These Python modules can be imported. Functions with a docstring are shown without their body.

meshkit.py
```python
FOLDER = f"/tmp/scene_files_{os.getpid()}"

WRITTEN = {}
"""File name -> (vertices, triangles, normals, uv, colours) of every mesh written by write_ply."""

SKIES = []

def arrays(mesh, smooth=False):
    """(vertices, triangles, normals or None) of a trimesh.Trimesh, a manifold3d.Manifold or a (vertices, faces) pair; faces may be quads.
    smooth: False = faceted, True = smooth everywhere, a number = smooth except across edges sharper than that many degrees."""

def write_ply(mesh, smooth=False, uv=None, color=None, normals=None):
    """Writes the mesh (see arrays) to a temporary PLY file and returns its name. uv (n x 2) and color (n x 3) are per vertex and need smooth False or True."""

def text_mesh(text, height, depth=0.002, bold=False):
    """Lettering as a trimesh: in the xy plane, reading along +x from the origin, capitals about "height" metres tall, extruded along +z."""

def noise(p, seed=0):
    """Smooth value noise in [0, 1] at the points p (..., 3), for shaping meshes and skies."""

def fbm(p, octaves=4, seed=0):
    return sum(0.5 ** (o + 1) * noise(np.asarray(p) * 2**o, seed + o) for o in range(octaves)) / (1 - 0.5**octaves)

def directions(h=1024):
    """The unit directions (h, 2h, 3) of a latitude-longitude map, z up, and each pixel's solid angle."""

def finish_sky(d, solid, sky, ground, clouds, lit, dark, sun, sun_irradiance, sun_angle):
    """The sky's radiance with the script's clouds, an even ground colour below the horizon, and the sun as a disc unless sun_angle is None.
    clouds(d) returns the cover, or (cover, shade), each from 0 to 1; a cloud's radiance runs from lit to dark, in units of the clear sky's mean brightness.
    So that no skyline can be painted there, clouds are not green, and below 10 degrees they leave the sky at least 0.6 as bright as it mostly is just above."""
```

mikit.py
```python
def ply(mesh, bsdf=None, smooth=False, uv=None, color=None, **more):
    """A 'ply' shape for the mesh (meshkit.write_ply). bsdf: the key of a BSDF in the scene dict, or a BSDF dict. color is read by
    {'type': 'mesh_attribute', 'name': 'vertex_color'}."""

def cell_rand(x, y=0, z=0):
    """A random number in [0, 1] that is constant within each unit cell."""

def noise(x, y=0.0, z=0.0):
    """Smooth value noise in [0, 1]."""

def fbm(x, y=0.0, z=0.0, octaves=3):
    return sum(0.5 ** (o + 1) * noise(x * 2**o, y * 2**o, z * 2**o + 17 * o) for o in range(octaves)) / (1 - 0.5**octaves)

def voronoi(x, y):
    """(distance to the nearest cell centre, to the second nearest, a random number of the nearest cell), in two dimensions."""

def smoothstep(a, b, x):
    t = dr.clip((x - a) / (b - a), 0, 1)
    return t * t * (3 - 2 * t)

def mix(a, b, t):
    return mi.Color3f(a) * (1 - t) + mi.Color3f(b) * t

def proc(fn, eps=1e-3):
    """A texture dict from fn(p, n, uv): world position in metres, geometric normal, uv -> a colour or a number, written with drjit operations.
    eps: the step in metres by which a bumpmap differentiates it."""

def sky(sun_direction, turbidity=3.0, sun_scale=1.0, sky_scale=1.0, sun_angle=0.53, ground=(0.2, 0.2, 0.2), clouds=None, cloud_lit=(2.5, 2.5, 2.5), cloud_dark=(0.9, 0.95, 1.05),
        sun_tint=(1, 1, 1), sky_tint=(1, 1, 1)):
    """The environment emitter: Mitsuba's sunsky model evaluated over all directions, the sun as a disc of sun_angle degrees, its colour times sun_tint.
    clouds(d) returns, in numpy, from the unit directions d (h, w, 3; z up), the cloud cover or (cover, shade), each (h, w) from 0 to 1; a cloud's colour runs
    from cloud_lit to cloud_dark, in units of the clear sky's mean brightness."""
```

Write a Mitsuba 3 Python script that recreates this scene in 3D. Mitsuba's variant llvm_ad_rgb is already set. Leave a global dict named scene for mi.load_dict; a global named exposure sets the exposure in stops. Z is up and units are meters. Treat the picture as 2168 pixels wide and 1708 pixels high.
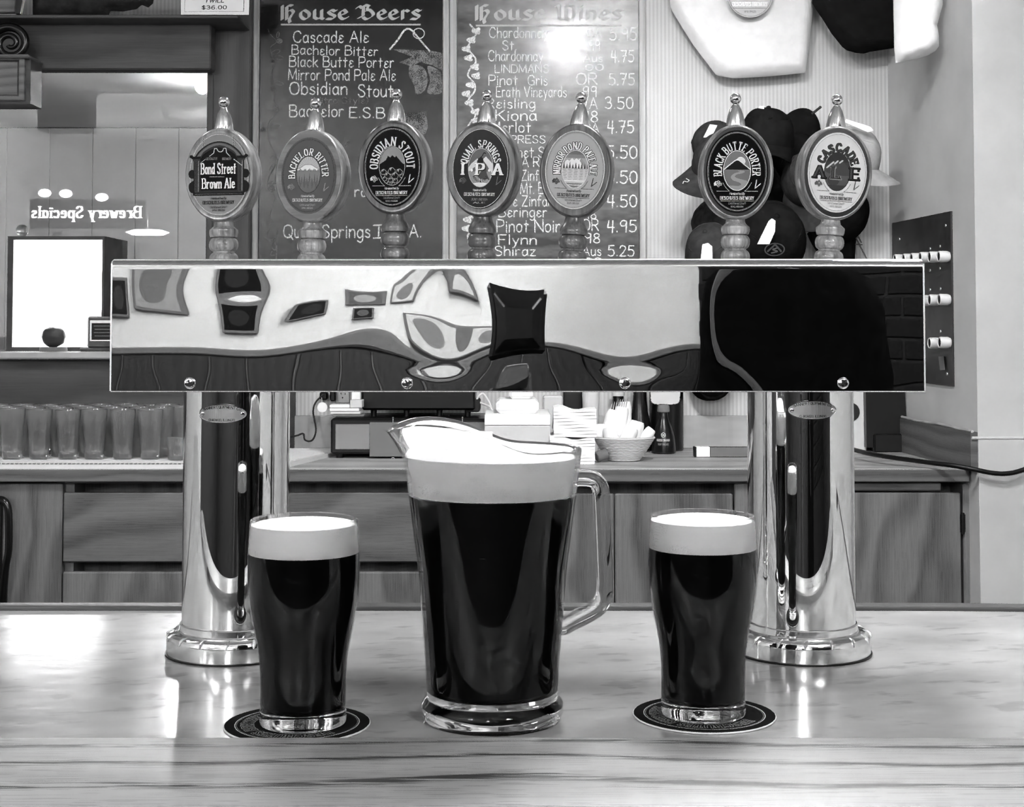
import math, random
import numpy as np
import trimesh
import drjit as dr
import mitsuba as mi
import mikit
import manifold3d as m3
from shapely import affinity
from shapely.geometry import Polygon, LineString, Point, MultiPoint, MultiPolygon, box as sbox
from shapely.ops import unary_union
from mikit import noise, fbm, smoothstep, mix, cell_rand, voronoi

random.seed(7)
rng = np.random.default_rng(7)
scene, labels = {}, {}
T = mi.ScalarTransform4f
PI = math.pi

# ------------------------------------------------------------------ camera
F = 3200.0                       # focal length in pixels of the 2168 wide frame
HOR = 680.0                      # image row of the horizon
PITCH = math.radians(2.5)
CAM = np.array([0.0, 0.0, 1.37])
PPX, PPY = 1084.0, HOR - F * math.tan(PITCH)
FWD = np.array([0, math.cos(PITCH), math.sin(PITCH)])
UP = np.array([0, -math.sin(PITCH), math.cos(PITCH)])
scene['camera'] = {
    'type': 'perspective', 'fov': 2 * math.degrees(math.atan(1084.0 / F)), 'fov_axis': 'x',
    'near_clip': 0.02, 'far_clip': 60.0,
    'principal_point_offset_x': 0.0, 'principal_point_offset_y': (854.0 - PPY) / 1708.0,
    'to_world': T().look_at(origin=CAM.tolist(), target=(CAM + FWD).tolist(), up=[0, 0, 1]),
}
exposure = 2.3


def P(px, py, Y):
    """The point at distance Y that a photograph pixel shows."""
    d = FWD + (px - PPX) / F * np.array([1.0, 0, 0]) - (py - PPY) / F * UP
    return CAM + d * (Y / d[1])


def X(px, Y, py=700):
    return float(P(px, py, Y)[0])


def Z(py, Y):
    return float(P(1084, py, Y)[2])


# ------------------------------------------------------------------ lights (the sources; their fittings follow below)
def emit(v):
    return {'type': 'area', 'radiance': {'type': 'rgb', 'value': [float(v)] * 3}}


L_GLARE = 340.0      # small spot lamp in front of the wine board
L_TRACK = 40.0      # track lamps over the back bar
L_ROOM = 9.0         # large globe lamps added to light the guest room
L_BAR = 16.5         # ceiling lamp over the bar; also feeds the added aisle lamps
L_SCREEN = 2.3       # lit panel on the ledge
L_BREW = 340.0        # bulb in the room behind the glass
L_NEON = 1.6

# ------------------------------------------------------------------ mesh kit
def lin(s):
    """sRGB grey 0..255 -> linear."""
    s = s / 255.0
    return s / 12.92 if s < 0.04045 else ((s + 0.055) / 1.055) ** 2.4


def rgb(s):
    v = lin(s)
    return {'type': 'rgb', 'value': [v, v, v]}


class MB:
    """Collects pieces into one mesh."""

    def __init__(self):
        self.v, self.f, self.n = [], [], 0

    def add(self, v, f=None):
        if f is None:
            if hasattr(v, 'to_mesh'):
                m = v.to_mesh()
                v, f = m.vert_properties[:, :3], m.tri_verts
            elif hasattr(v, 'faces'):
                v, f = v.vertices, v.faces
            elif isinstance(v, MB):
                v, f = v.mesh()
            else:
                v, f = v
        v, f = np.asarray(v, float), np.asarray(f, int)
        if f.shape[1] == 4:
            f = np.vstack([f[:, [0, 1, 2]], f[:, [0, 2, 3]]])
        self.v.append(v)
        self.f.append(f + self.n)
        self.n += len(v)
        return self

    def mesh(self):
        return np.vstack(self.v), np.vstack(self.f)

    def box(self, x0, x1, y0, y1, z0, z1, c=0.0):
        return self.add(cbox(x0, x1, y0, y1, z0, z1, c))

    def tube(self, pts, r, sides=8, caps=True):
        return self.add(tube(pts, r, sides, caps))


def cbox(x0, x1, y0, y1, z0, z1, c=0.0):
    """A box with chamfered edges."""
    x0, x1, y0, y1, z0, z1 = min(x0, x1), max(x0, x1), min(y0, y1), max(y0, y1), min(z0, z1), max(z0, z1)
    if c <= 0:
        v = np.array([[x, y, z] for x in (x0, x1) for y in (y0, y1) for z in (z0, z1)], float)
        f = np.array([[0, 1, 3], [0, 3, 2], [4, 6, 7], [4, 7, 5], [0, 4, 5], [0, 5, 1], [2, 3, 7], [2, 7, 6], [0, 2, 6], [0, 6, 4], [1, 5, 7], [1, 7, 3]])
        return v, f
    c = min(c, (x1 - x0) * .49, (y1 - y0) * .49, (z1 - z0) * .49)
    pts = []
    for sx, x in ((1, x0), (-1, x1)):
        for sy, y in ((1, y0), (-1, y1)):
            for sz, z in ((1, z0), (-1, z1)):
                pts += [(x, y + sy * c, z + sz * c), (x + sx * c, y, z + sz * c), (x + sx * c, y + sy * c, z)]
    h = trimesh.convex.convex_hull(np.array(pts))
    return np.array(h.vertices), np.array(h.faces)


def tube(pts, r, sides=8, caps=True):
    p = np.asarray(pts, float)
    t = np.gradient(p, axis=0)
    t /= np.linalg.norm(t, axis=1, keepdims=True) + 1e-12
    a = np.cross(t[0], [0, 0, 1.0] if abs(t[0][2]) < .9 else [1.0, 0, 0])
    a /= np.linalg.norm(a)
    A = []
    for i in range(len(p)):
        a = a - t[i] * (a @ t[i])
        a /= np.linalg.norm(a) + 1e-12
        A.append(a)
    A = np.array(A)
    B = np.cross(t, A)
    R = np.broadcast_to(np.asarray(r, float), (len(p),))
    ang = np.arange(sides) * 2 * PI / sides
    v = p[:, None] + R[:, None, None] * (np.cos(ang)[None, :, None] * A[:, None] + np.sin(ang)[None, :, None] * B[:, None])
    n = len(p)
    i, j = np.meshgrid(np.arange(n - 1), np.arange(sides), indexing='ij')
    q = np.stack([i * sides + j, i * sides + (j + 1) % sides, (i + 1) * sides + (j + 1) % sides, (i + 1) * sides + j], -1).reshape(-1, 4)
    f = np.vstack([q[:, [0, 1, 2]], q[:, [0, 2, 3]]])
    v = v.reshape(-1, 3)
    if caps:
        k = len(v)
        v = np.vstack([v, p[:1], p[-1:]])
        jj = np.arange(sides)
        f = np.vstack([f, np.stack([jj * 0 + k, (jj + 1) % sides, jj], 1),
                       np.stack([jj * 0 + k + 1, (n - 1) * sides + jj, (n - 1) * sides + (jj + 1) % sides], 1)])
    return v, f


def lathe(prof, n=32, c=(0, 0, 0), sx=1.0, sy=1.0):
    """Turns a profile [(r, z)...] (bottom to top for outward faces) about z."""
    prof = np.asarray(prof, float)
    ang = np.arange(n) * 2 * PI / n
    v = np.stack([prof[:, None, 0] * np.cos(ang) * sx, prof[:, None, 0] * np.sin(ang) * sy, np.repeat(prof[:, 1:2], n, 1)], -1).reshape(-1, 3) + np.asarray(c, float)
    m = len(prof)
    i, j = np.meshgrid(np.arange(m - 1), np.arange(n), indexing='ij')
    q = np.stack([i * n + j, i * n + (j + 1) % n, (i + 1) * n + (j + 1) % n, (i + 1) * n + j], -1).reshape(-1, 4)
    f = np.vstack([q[:, [0, 1, 2]], q[:, [0, 2, 3]]])
    tri = v[f]
    area = np.linalg.norm(np.cross(tri[:, 1] - tri[:, 0], tri[:, 2] - tri[:, 0]), axis=1)
    return v, f[area > 1e-14]


def smooth_pts(p, n=6, closed=False):
    """Catmull-Rom through the points."""
    p = np.asarray(p, float)
    if closed:
        q = np.vstack([p[-1:], p, p[:2]])
    else:
        q = np.vstack([2 * p[:1] - p[1:2], p, 2 * p[-1:] - p[-2:-1]])
    out = []
    t = np.linspace(0, 1, n, endpoint=False)[:, None]
    for i in range(len(q) - 3):
        a, b, c, d = q[i:i + 4]
        out.append(.5 * ((2 * b) + (c - a) * t + (2 * a - 5 * b + 4 * c - d) * t ** 2 + (3 * b - a - 3 * c + d) * t ** 3))
    if not closed:
        out.append(p[-1:])
    return np.vstack(out)


def polys(g):
    if g.is_empty:
        return []
    return [x for x in getattr(g, 'geoms', [g]) if x.geom_type == 'Polygon' and x.area > 1e-14] if g.geom_type != 'Polygon' else [g]


def tri2d(poly):
    v, f = trimesh.creation.triangulate_polygon(poly, engine='earcut')
    v, f = np.asarray(v), np.asarray(f)
    a = v[f]
    e1, e2 = a[:, 1] - a[:, 0], a[:, 2] - a[:, 0]
    s = e1[:, 0] * e2[:, 1] - e1[:, 1] * e2[:, 0]
    f = np.where((s < 0)[:, None], f[:, ::-1], f)
    return v, f


def slab(g, d0, d1, frame):
    """Extrudes a flat shape between depths d0 < d1 along frame's normal. frame = (origin, ex, ey, en)."""
    o, ex, ey, en = (np.asarray(a, float) for a in frame)
    mb = MB()
    for p in polys(g):
        m = trimesh.creation.extrude_polygon(p, d1 - d0, engine='earcut')
        v = np.asarray(m.vertices)
        mb.add(o + v[:, :1] * ex + v[:, 1:2] * ey + (v[:, 2:3] + d0) * en, m.faces)
    return mb.mesh()


class Art:
    """Printed or drawn flat shapes, each a layer with its own grey."""

    def __init__(self):
        self.v, self.f, self.c, self.n, self.k = [], [], [], 0, 0

    def put(self, g, grey, lift=None):
        self.k += 1
        for p in polys(g):
            try:
                v, f = tri2d(p)
            except Exception:
                continue
            if not len(f):
                continue
            self.v.append(np.column_stack([v, np.full(len(v), self.k if lift is None else lift)]))
            self.f.append(f + self.n)
            self.c.append(np.full((len(v), 3), lin(grey)))
            self.n += len(v)
        return self

    def build(self, key, frame, scale, step, base=0.0, bsdf='print_ink'):
        o, ex, ey, en = (np.asarray(a, float) for a in frame)
        v = np.vstack(self.v)
        w = o + v[:, :1] * scale * ex + v[:, 1:2] * scale * ey + (base + v[:, 2:3] * step) * en
        scene[key] = mikit.ply((w, np.vstack(self.f)), bsdf, color=np.vstack(self.c))


USED = {}


def num(name):
    k = USED.get(name, 0)
    USED[name] = k + 1
    return name if k == 0 else f'{name}_{k:03d}'


def thing(name, label, cat, group=None, kind=None):
    key = num(name)
    labels[key] = {'label': label, 'category': cat}
    if group:
        labels[key]['group'] = group
    if kind:
        labels[key]['kind'] = kind
    return key


def part(parent, name, mesh, bsdf, smooth=35, label=None, kind=None, **kw):
    key = num(parent + '__' + name)
    if isinstance(mesh, MB):
        mesh = mesh.mesh()
    scene[key] = mikit.ply(mesh, bsdf, smooth=smooth, **kw)
    if label or kind:
        labels[key] = {}
        if label:
            labels[key]['label'] = label
        if kind:
            labels[key]['kind'] = kind
    return key


def single(name, mesh, bsdf, label, cat, group=None, smooth=35, kind=None, **kw):
    key = thing(name, label, cat, group, kind)
    if isinstance(mesh, MB):
        mesh = mesh.mesh()
    scene[key] = mikit.ply(mesh, bsdf, smooth=smooth, **kw)
    return key


def struct(name, mesh, bsdf, label, smooth=False, cat=None, **kw):
    if isinstance(mesh, MB):
        mesh = mesh.mesh()
    scene[name] = mikit.ply(mesh, bsdf, smooth=smooth, **kw)
    labels[name] = {'label': label, 'kind': 'structure', 'category': cat or name.split('_')[0]}
    USED[name] = 1
    return name


def rotz(v, a, c=(0, 0, 0)):
    c = np.asarray(c, float)
    R = np.array([[math.cos(a), -math.sin(a), 0], [math.sin(a), math.cos(a), 0], [0, 0, 1]])
    return (np.asarray(v) - c) @ R.T + c


def euler(rx=0, ry=0, rz=0):
    a, b, c = (math.radians(x) for x in (rx, ry, rz))
    Rx = np.array([[1, 0, 0], [0, math.cos(a), -math.sin(a)], [0, math.sin(a), math.cos(a)]])
    Ry = np.array([[math.cos(b), 0, math.sin(b)], [0, 1, 0], [-math.sin(b), 0, math.cos(b)]])
    Rz = np.array([[math.cos(c), -math.sin(c), 0], [math.sin(c), math.cos(c), 0], [0, 0, 1]])
    return Rz @ Ry @ Rx


def moved(mesh, R, t):
    v, f = mesh.mesh() if isinstance(mesh, MB) else mesh
    return np.asarray(v) @ R.T + np.asarray(t, float), f


def ell(a, b, n=72, cx=0.0, cy=0.0):
    t = np.linspace(0, 2 * PI, n, endpoint=False)
    return Polygon(np.column_stack([cx + a * np.cos(t), cy + b * np.sin(t)]))


def ring(a, b, w, n=72):
    return ell(a, b, n).difference(ell(a - w, b - w, n))


def line(pts, w, smooth=False):
    if smooth:
        pts = smooth_pts(pts, 6)
    return LineString(pts).buffer(w / 2, quad_segs=3)


# ------------------------------------------------------------------ lettering: single-stroke skeletons, drawn with several pens
G = {
    'A': '8|0,0 4,10 8,0|1.5,3.4 6.5,3.4', 'B': '7|0,0 0,10|~0,10 4,10 6,8.8 6,6.6 4,5.4 0,5.3|~0,5.3 4.4,5.3 6.8,4 6.8,1.5 4.6,0 0,0',
    'C': '7.4|~7.2,7.8 6,9.5 4,10 1.4,8.8 0,5 1.2,1.4 4,0 6,.4 7.4,2.2', 'D': '7.6|0,0 0,10|~0,10 3.6,10 6.6,8.6 7.6,5 6.6,1.4 3.6,0 0,0',
    'E': '6|0,0 0,10|0,10 6,10|0,5.2 4.6,5.2|0,0 6.2,0', 'F': '6|0,0 0,10|0,10 6,10|0,5 4.6,5',
    'G': '8|~7.4,7.8 6,9.5 4,10 1.4,8.8 0,5 1.2,1.4 4,0 6.2,.5 7.6,2|5,4.4 7.7,4.4|7.7,4.4 7.7,0', 'H': '8|0,0 0,10|8,0 8,10|0,5.1 8,5.1',
    'I': '1|.5,0 .5,10', 'J': '5|~5,10 5,3 4,.6 2,0 0,1.2', 'K': '7|0,0 0,10|6.6,10 0,4.2|2,5.8 7,0', 'L': '6|0,0 0,10|0,0 6,0',
    'M': '9.4|0,0 .6,10|.6,10 4.7,1|4.7,1 8.8,10|8.8,10 9.4,0', 'N': '8|0,0 0,10|0,10 8,0|8,0 8,10',
    'O': '8|~4,10 1.2,8.8 0,5 1.2,1.2 4,0 6.8,1.2 8,5 6.8,8.8 4,10', 'P': '6.6|0,0 0,10|~0,10 4,10 6.4,9 6.4,5.9 4,4.6 0,4.6',
    'Q': '8|~4,10 1.2,8.8 0,5 1.2,1.2 4,0 6.8,1.2 8,5 6.8,8.8 4,10|5,2.4 8.4,-1.4', 'R': '7|0,0 0,10|~0,10 4,10 6.2,9 6.2,6.2 4,5 0,5|3,5 7,0',
    'S': '6.4|~6,8.2 4.8,9.7 3.2,10 1,9.2 .5,7.4 2,5.8 4.6,4.6 6.2,3 5.6,.9 3.4,0 1.4,.4 .1,2', 'T': '7|3.5,0 3.5,10|0,10 7,10',
    'U': '7.6|~0,10 0,3.4 1.2,.8 3.8,0 6.4,.8 7.6,3.4 7.6,10', 'V': '7.6|0,10 3.8,0 7.6,10', 'W': '11|0,10 2.8,0 5.5,8.4 8.2,0 11,10',
    'X': '7|0,0 7,10|0,10 7,0', 'Y': '7|0,10 3.5,5 7,10|3.5,5 3.5,0', 'Z': '6.6|0,10 6.6,10 0,0 6.8,0',
    'a': '5|~4.6,5 2.8,6.4 .8,5.4 0,3 .8,.6 2.4,0 4.4,1.6|4.7,6.2 4.6,1.2 5.2,0', 'b': '5|0,10 0,0|~0,4 1.4,6 3.4,6.2 5,4.4 5,1.8 3.4,0 1.4,.2 0,1.8',
    'c': '4.6|~4.6,5 3.2,6.3 1.4,6 0,3.2 1.2,.4 3,0 4.6,1.2', 'd': '5|4.9,10 4.9,0|~4.9,4.4 3.4,6.2 1.4,6 0,3.2 1.2,.3 3.2,.2 4.9,2',
    'e': '4.6|~4.4,5.2 3,6.2 1.2,5.8 1,4.2 2.8,3.3 .9,3 .2,1.4 1.6,0 3.2,.1 4.6,1.1', 'f': '4|~4,9.4 2.8,10 1.6,8.8 1.5,6 1.5,0|0,6 3.6,6',
    'g': '5|~4.8,5 3,6.4 1,5.6 0,3.2 1,.6 3,.2 4.8,2|~4.9,6.2 5,-.6 4,-3 2,-3.4 .4,-2.4', 'h': '5|0,10 0,0|~0,3.6 1.6,5.9 3.4,6.2 4.8,4.8 4.9,0',
    'i': '1|.5,6 .5,0|.5,8 .5,8.6', 'j': '2|~1.4,6 1.4,-2 0,-3|1.4,8 1.4,8.6', 'k': '4.6|0,10 0,0|4.4,6.4 0,2.6|1.4,3.8 4.8,0', 'l': '1|.5,10 .5,0',
    'm': '8|0,6.2 0,0|~0,4 1.4,6 3,6.1 4,4.6 4,0|~4,4 5.4,6 7,6.1 8,4.6 8,0', 'n': '5|0,6.2 0,0|~0,3.8 1.6,5.9 3.4,6.2 4.8,4.8 4.9,0',
    'o': '5|~2.5,6.3 .6,5.4 0,3.1 .7,.8 2.5,0 4.3,.8 5,3.1 4.4,5.4 2.5,6.3', 'p': '5|0,6.2 0,-3.4|~0,4 1.4,6 3.4,6.2 5,4.4 5,1.8 3.4,0 1.4,.2 0,1.8',
    'q': '5|5,6.2 5,-3.4|~5,4.4 3.4,6.2 1.4,6 0,3.2 1.2,.3 3.2,.2 5,2', 'r': '3.6|0,6.2 0,0|~0,3.4 1.2,5.6 2.4,6.3 3.6,5.8', 's': '4.2|~4,5.2 2.6,6.3 .8,5.8 .6,4.4 2.2,3.4 4,2.4 4,.8 2.4,0 .2,.9',
    't': '4|1.9,9 1.9,0|0,6.2 4,6.2', 'u': '5|~0,6.2 0,2 1,.2 2.8,.1 4.8,2.2|4.9,6.2 4.9,0', 'v': '4.8|0,6.2 2.4,0 4.8,6.2', 'w': '7|0,6.2 1.8,0 3.5,5 5.2,0 7,6.2',
    'x': '4.6|0,6.2 4.6,0|0,0 4.6,6.2', 'y': '4.8|0,6.2 2.5,.6|4.8,6.2 1.2,-3.4', 'z': '4.6|0,6.2 4.4,6.2 0,0 4.6,0',
    '0': '6|~3,10 .8,8.6 0,5 .8,1.4 3,0 5.2,1.4 6,5 5.2,8.6 3,10', '1': '2|1,10 1,0', '2': '6|~.2,7.8 1.4,9.7 3.2,10 5.4,8.8 5.4,6.6 3,3 0,0|0,0 6,0',
    '3': '6|~.4,8.6 2,10 4.4,9.8 5.4,8 4.6,6 2.4,5.3|~2.4,5.3 5,4.8 6,2.8 4.8,.5 2.4,0 .2,1.2', '4': '6|1.4,10 .4,4 6.2,4|5,10 4.6,-.6',
    '5': '6|5.8,10 .9,10 .6,5.8|~.6,5.8 3,6.4 5.4,5.2 5.9,2.8 4.6,.5 2.2,0 0,1', '6': '6|~5.2,9.4 3.4,9.8 1,7.6 .1,3.6 1,.7 3,0 5.2,.9 5.8,3 4.8,5.1 3,5.6 .6,4',
    '7': '6|0,10 6,10 2.4,0|1.8,5.2 5.4,5.4', '8': '6|~3,5.3 .9,6.6 .8,8.8 3,10 5.2,8.8 5,6.6 3,5.3 .6,3.6 .4,1.2 3,0 5.6,1.2 5.4,3.6 3,5.3',
    '9': '6|~5.6,8.2 4.2,9.8 2,9.8 .3,8 .6,5.8 2.6,5 4.6,5.8 5.6,8.2|5.6,9.4 5.2,0', '.': '1.2|.5,.2 .7,.5', ',': '1.2|.8,.8 .2,-1.4', '(': '2.4|~2.4,11 .5,7.4 .3,3 2.2,-1.4',
    ')': '2.4|~0,11 1.9,7.4 2.1,3 .2,-1.4', '$': '6|~5.8,8 4.6,9.4 3,9.6 1,8.8 .6,7.2 2,5.7 4.4,4.6 5.8,3 5.2,1.1 3.2,.4 1.4,.8 .2,2|3,11 3,-1', '-': '4|.4,4.4 3.6,4.4',
}


G['e2'] = '4.8|~.3,3.3 4.5,3.5 4.4,5.2 2.8,6.3 1,5.6 .2,3.2 1,.8 2.8,0 4.7,1.2'


def skeleton(ch, style='chalk'):
    adv, *rest = G['e2' if ch == 'e' and style != 'chalk' else ch].split('|')
    out = []
    for s in rest:
        sm = s.startswith('~')
        pts = np.array([[float(c) for c in q.split(',')] for q in s.lstrip('~').split()])
        out.append((sm, smooth_pts(pts, 4) if sm else pts))
    return float(adv), out


def sweep(pts, nib):
    hulls = [MultiPoint(np.vstack([nib + a, nib + b])).convex_hull for a, b in zip(pts[:-1], pts[1:])]
    return unary_union(hulls)


def disc(r, n=8):
    t = np.arange(n) * 2 * PI / n
    return np.column_stack([np.cos(t), np.sin(t)]) * r


def rect(w, h):
    return np.array([[-w, -h], [w, -h], [w, h], [-w, h]]) / 2


CACHE = {}


def glyph(ch, style='chalk'):
    """(advance, shape) in units of a tenth of the capital height."""
    k = (ch, style)
    if k in CACHE:
        return CACHE[k]
    adv, ss = skeleton(ch, style)
    parts = []
    if style == 'serif':
        ss = [(sm, p * [.86, 1]) for sm, p in ss]
        adv *= .86
        for sm, p in ss:
            parts.append(sweep(p, rect(2.3, .8)))
            for e, o in ((p[0], p[1]), (p[-1], p[-2])):
                d = (o - e) / (np.linalg.norm(o - e) + 1e-9)
                if abs(d[1]) > .8 and not sm:
                    s = .25 if e[1] > 1 else -.25
                    parts.append(sbox(e[0] - 1.95, e[1] - .45 - s * .4, e[0] + 1.95, e[1] + .45 - s * .4))
                elif abs(d[0]) > .9 and not sm and (abs(e[1]) < .3 or abs(e[1] - 10) < .3):
                    s = 1 if e[1] < 1 else -1
                    parts.append(sbox(e[0] - .45, min(e[1], e[1] + s * 2.2), e[0] + .45, max(e[1], e[1] + s * 2.2)))
        adv += 2.7
    elif style == 'tiny':
        for sm, p in ss:
            parts.append(sweep(p * [.9, 1], rect(1.7, 1.1)))
        adv = adv * .9 + 2.4
    elif style == 'bold':
        for sm, p in ss:
            parts.append(sweep(p, disc(.95)))
        adv += 2.8
    else:
        for sm, p in ss:
            parts.append(sweep(p, disc(.56)))
        adv += 2.2
    g = unary_union(parts)
    if not style.startswith('chalk'):
        g = g.simplify(.03)
    CACHE[k] = (adv, g)
    return CACHE[k]


def text(s, style='chalk', h=1.0, width=None, slant=0.0, jitter=0.0, align='left'):
    """Shape of a line of text with capitals h tall, from the origin along +x; stretched to width if given."""
    x, out = 0.0, []
    r = np.random.default_rng(sum(map(ord, s)) + len(s))
    for ch in s:
        if ch == ' ':
            x += 4.2
            continue
        if ch == '_':
            x += 2.0
            continue
        adv, g = glyph(ch, style)
        g = affinity.translate(g, x, jitter * r.normal())
        if jitter:
            g = affinity.rotate(g, 4 * jitter * r.normal(), origin=(x + adv / 2, 3))
        out.append(g)
        x += adv
    g = MultiPolygon([p for o in out for p in polys(o)])
    w = x - 2.0
    k = h / 10.0
    kx = k if width is None else width / w
    if slant:
        g = affinity.skew(g, xs=slant, origin=(0, 0))
    g = affinity.scale(g, kx, k, origin=(0, 0))
    if align == 'center':
        g = affinity.translate(g, -w * kx / 2, 0)
    return g


def arc_text(s, a, b, t0, t1, h, style='serif', cx=0, cy=0, inside=False, squeeze=1.0):
    """Text along an ellipse from angle t0 to t1 (degrees), tops pointing outward (or inward)."""
    t = np.radians(np.linspace(t0, t1, 400))
    p = np.column_stack([a * np.cos(t), b * np.sin(t)])
    L = np.concatenate([[0], np.cumsum(np.linalg.norm(np.diff(p, axis=0), axis=1))])
    advs = [(4.4, None) if c == ' ' else glyph(c, style) for c in s]
    tot = sum(x[0] for x in advs)
    k = L[-1] / tot
    pos, out = 0.0, []
    for adv, g in advs:
        mid = (pos + adv / 2) * k
        pos += adv
        if g is None:
            continue
        tm = np.interp(mid, L, t)
        q = np.array([a * math.cos(tm), b * math.sin(tm)])
        i = min(np.searchsorted(L, mid), 398)
        d = p[i + 1] - p[i]
        ang = math.degrees(math.atan2(d[1], d[0]))
        gg = affinity.translate(g, -(adv - 1.6) / 2, 0)
        gg = affinity.scale(gg, min(k * squeeze, h / 10 * 1.25), h / 10, origin=(0, 0))
        gg = affinity.rotate(gg, ang, origin=(0, 0))
        out += polys(affinity.translate(gg, q[0] + cx, q[1] + cy))
    return MultiPolygon(out)


# broken-pen capitals and small letters for the board titles
FR = {
    'H': (9.4, ['.6,0 .6,9.6', '3,0 3,9', '~3,8.4 4,9.8 6,9.6', '~3,5.2 5.4,6.6 6.6,5 5.6,3 4.4,0 4.8,-2']),
    'B': (9.2, ['~-1,8 .4,9.2 2,8 3.2,10 5.6,9.2', '2.6,8.6 2.4,2.4 0,1.2', '~2.6,5 5.4,6.8 7.6,4.6 7.6,2.6 4.4,.2 2.4,1.6', '~5.4,9.4 4.6,7.6 5.4,6.4']),
    'W': (11, ['~0,9.4 1,9.8 1.6,8.6', '1.6,9 1.6,1.4 3.4,.2 5,1.4', '5,9.4 5,1.2', '5,1.2 6.8,.1 9,2', '~6,9.6 8.6,9.2 9.4,6 9,2']),
    'o': (6, ['~2.2,6.6 .4,5 .4,2.2 2.4,.2 4.6,1.8 4.6,4.4 2.2,6.6']), 'u': (6.6, ['.8,6.6 .8,1.4 2.2,.3 4.2,1.4', '4.6,6.6 4.6,1 5.6,.3']),
    's': (5.4, ['~4.4,5.6 2.6,6.6 .8,5.4 2.4,3.6 4.2,2.4 3,.4 0,.6', '4.4,5.6 4.9,6.2']), 'e': (5.4, ['~4.4,4.6 2.8,6.6 .7,5 .6,2.2 2.4,.3 4.8,1.4', '4.4,4.6 1.4,3.2']),
    'r': (4.8, ['1,6.4 1,.4', '~1,4.8 2.6,6.4 4.2,5.6']), 'i': (2.6, ['1,6.4 1,.6', '.8,8.6 1.3,9.2']), 'n': (6.6, ['.8,6.4 .8,.4', '~.8,4.8 2.6,6.4 4.6,5.2', '4.6,5.4 4.6,.4']),
}


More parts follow.
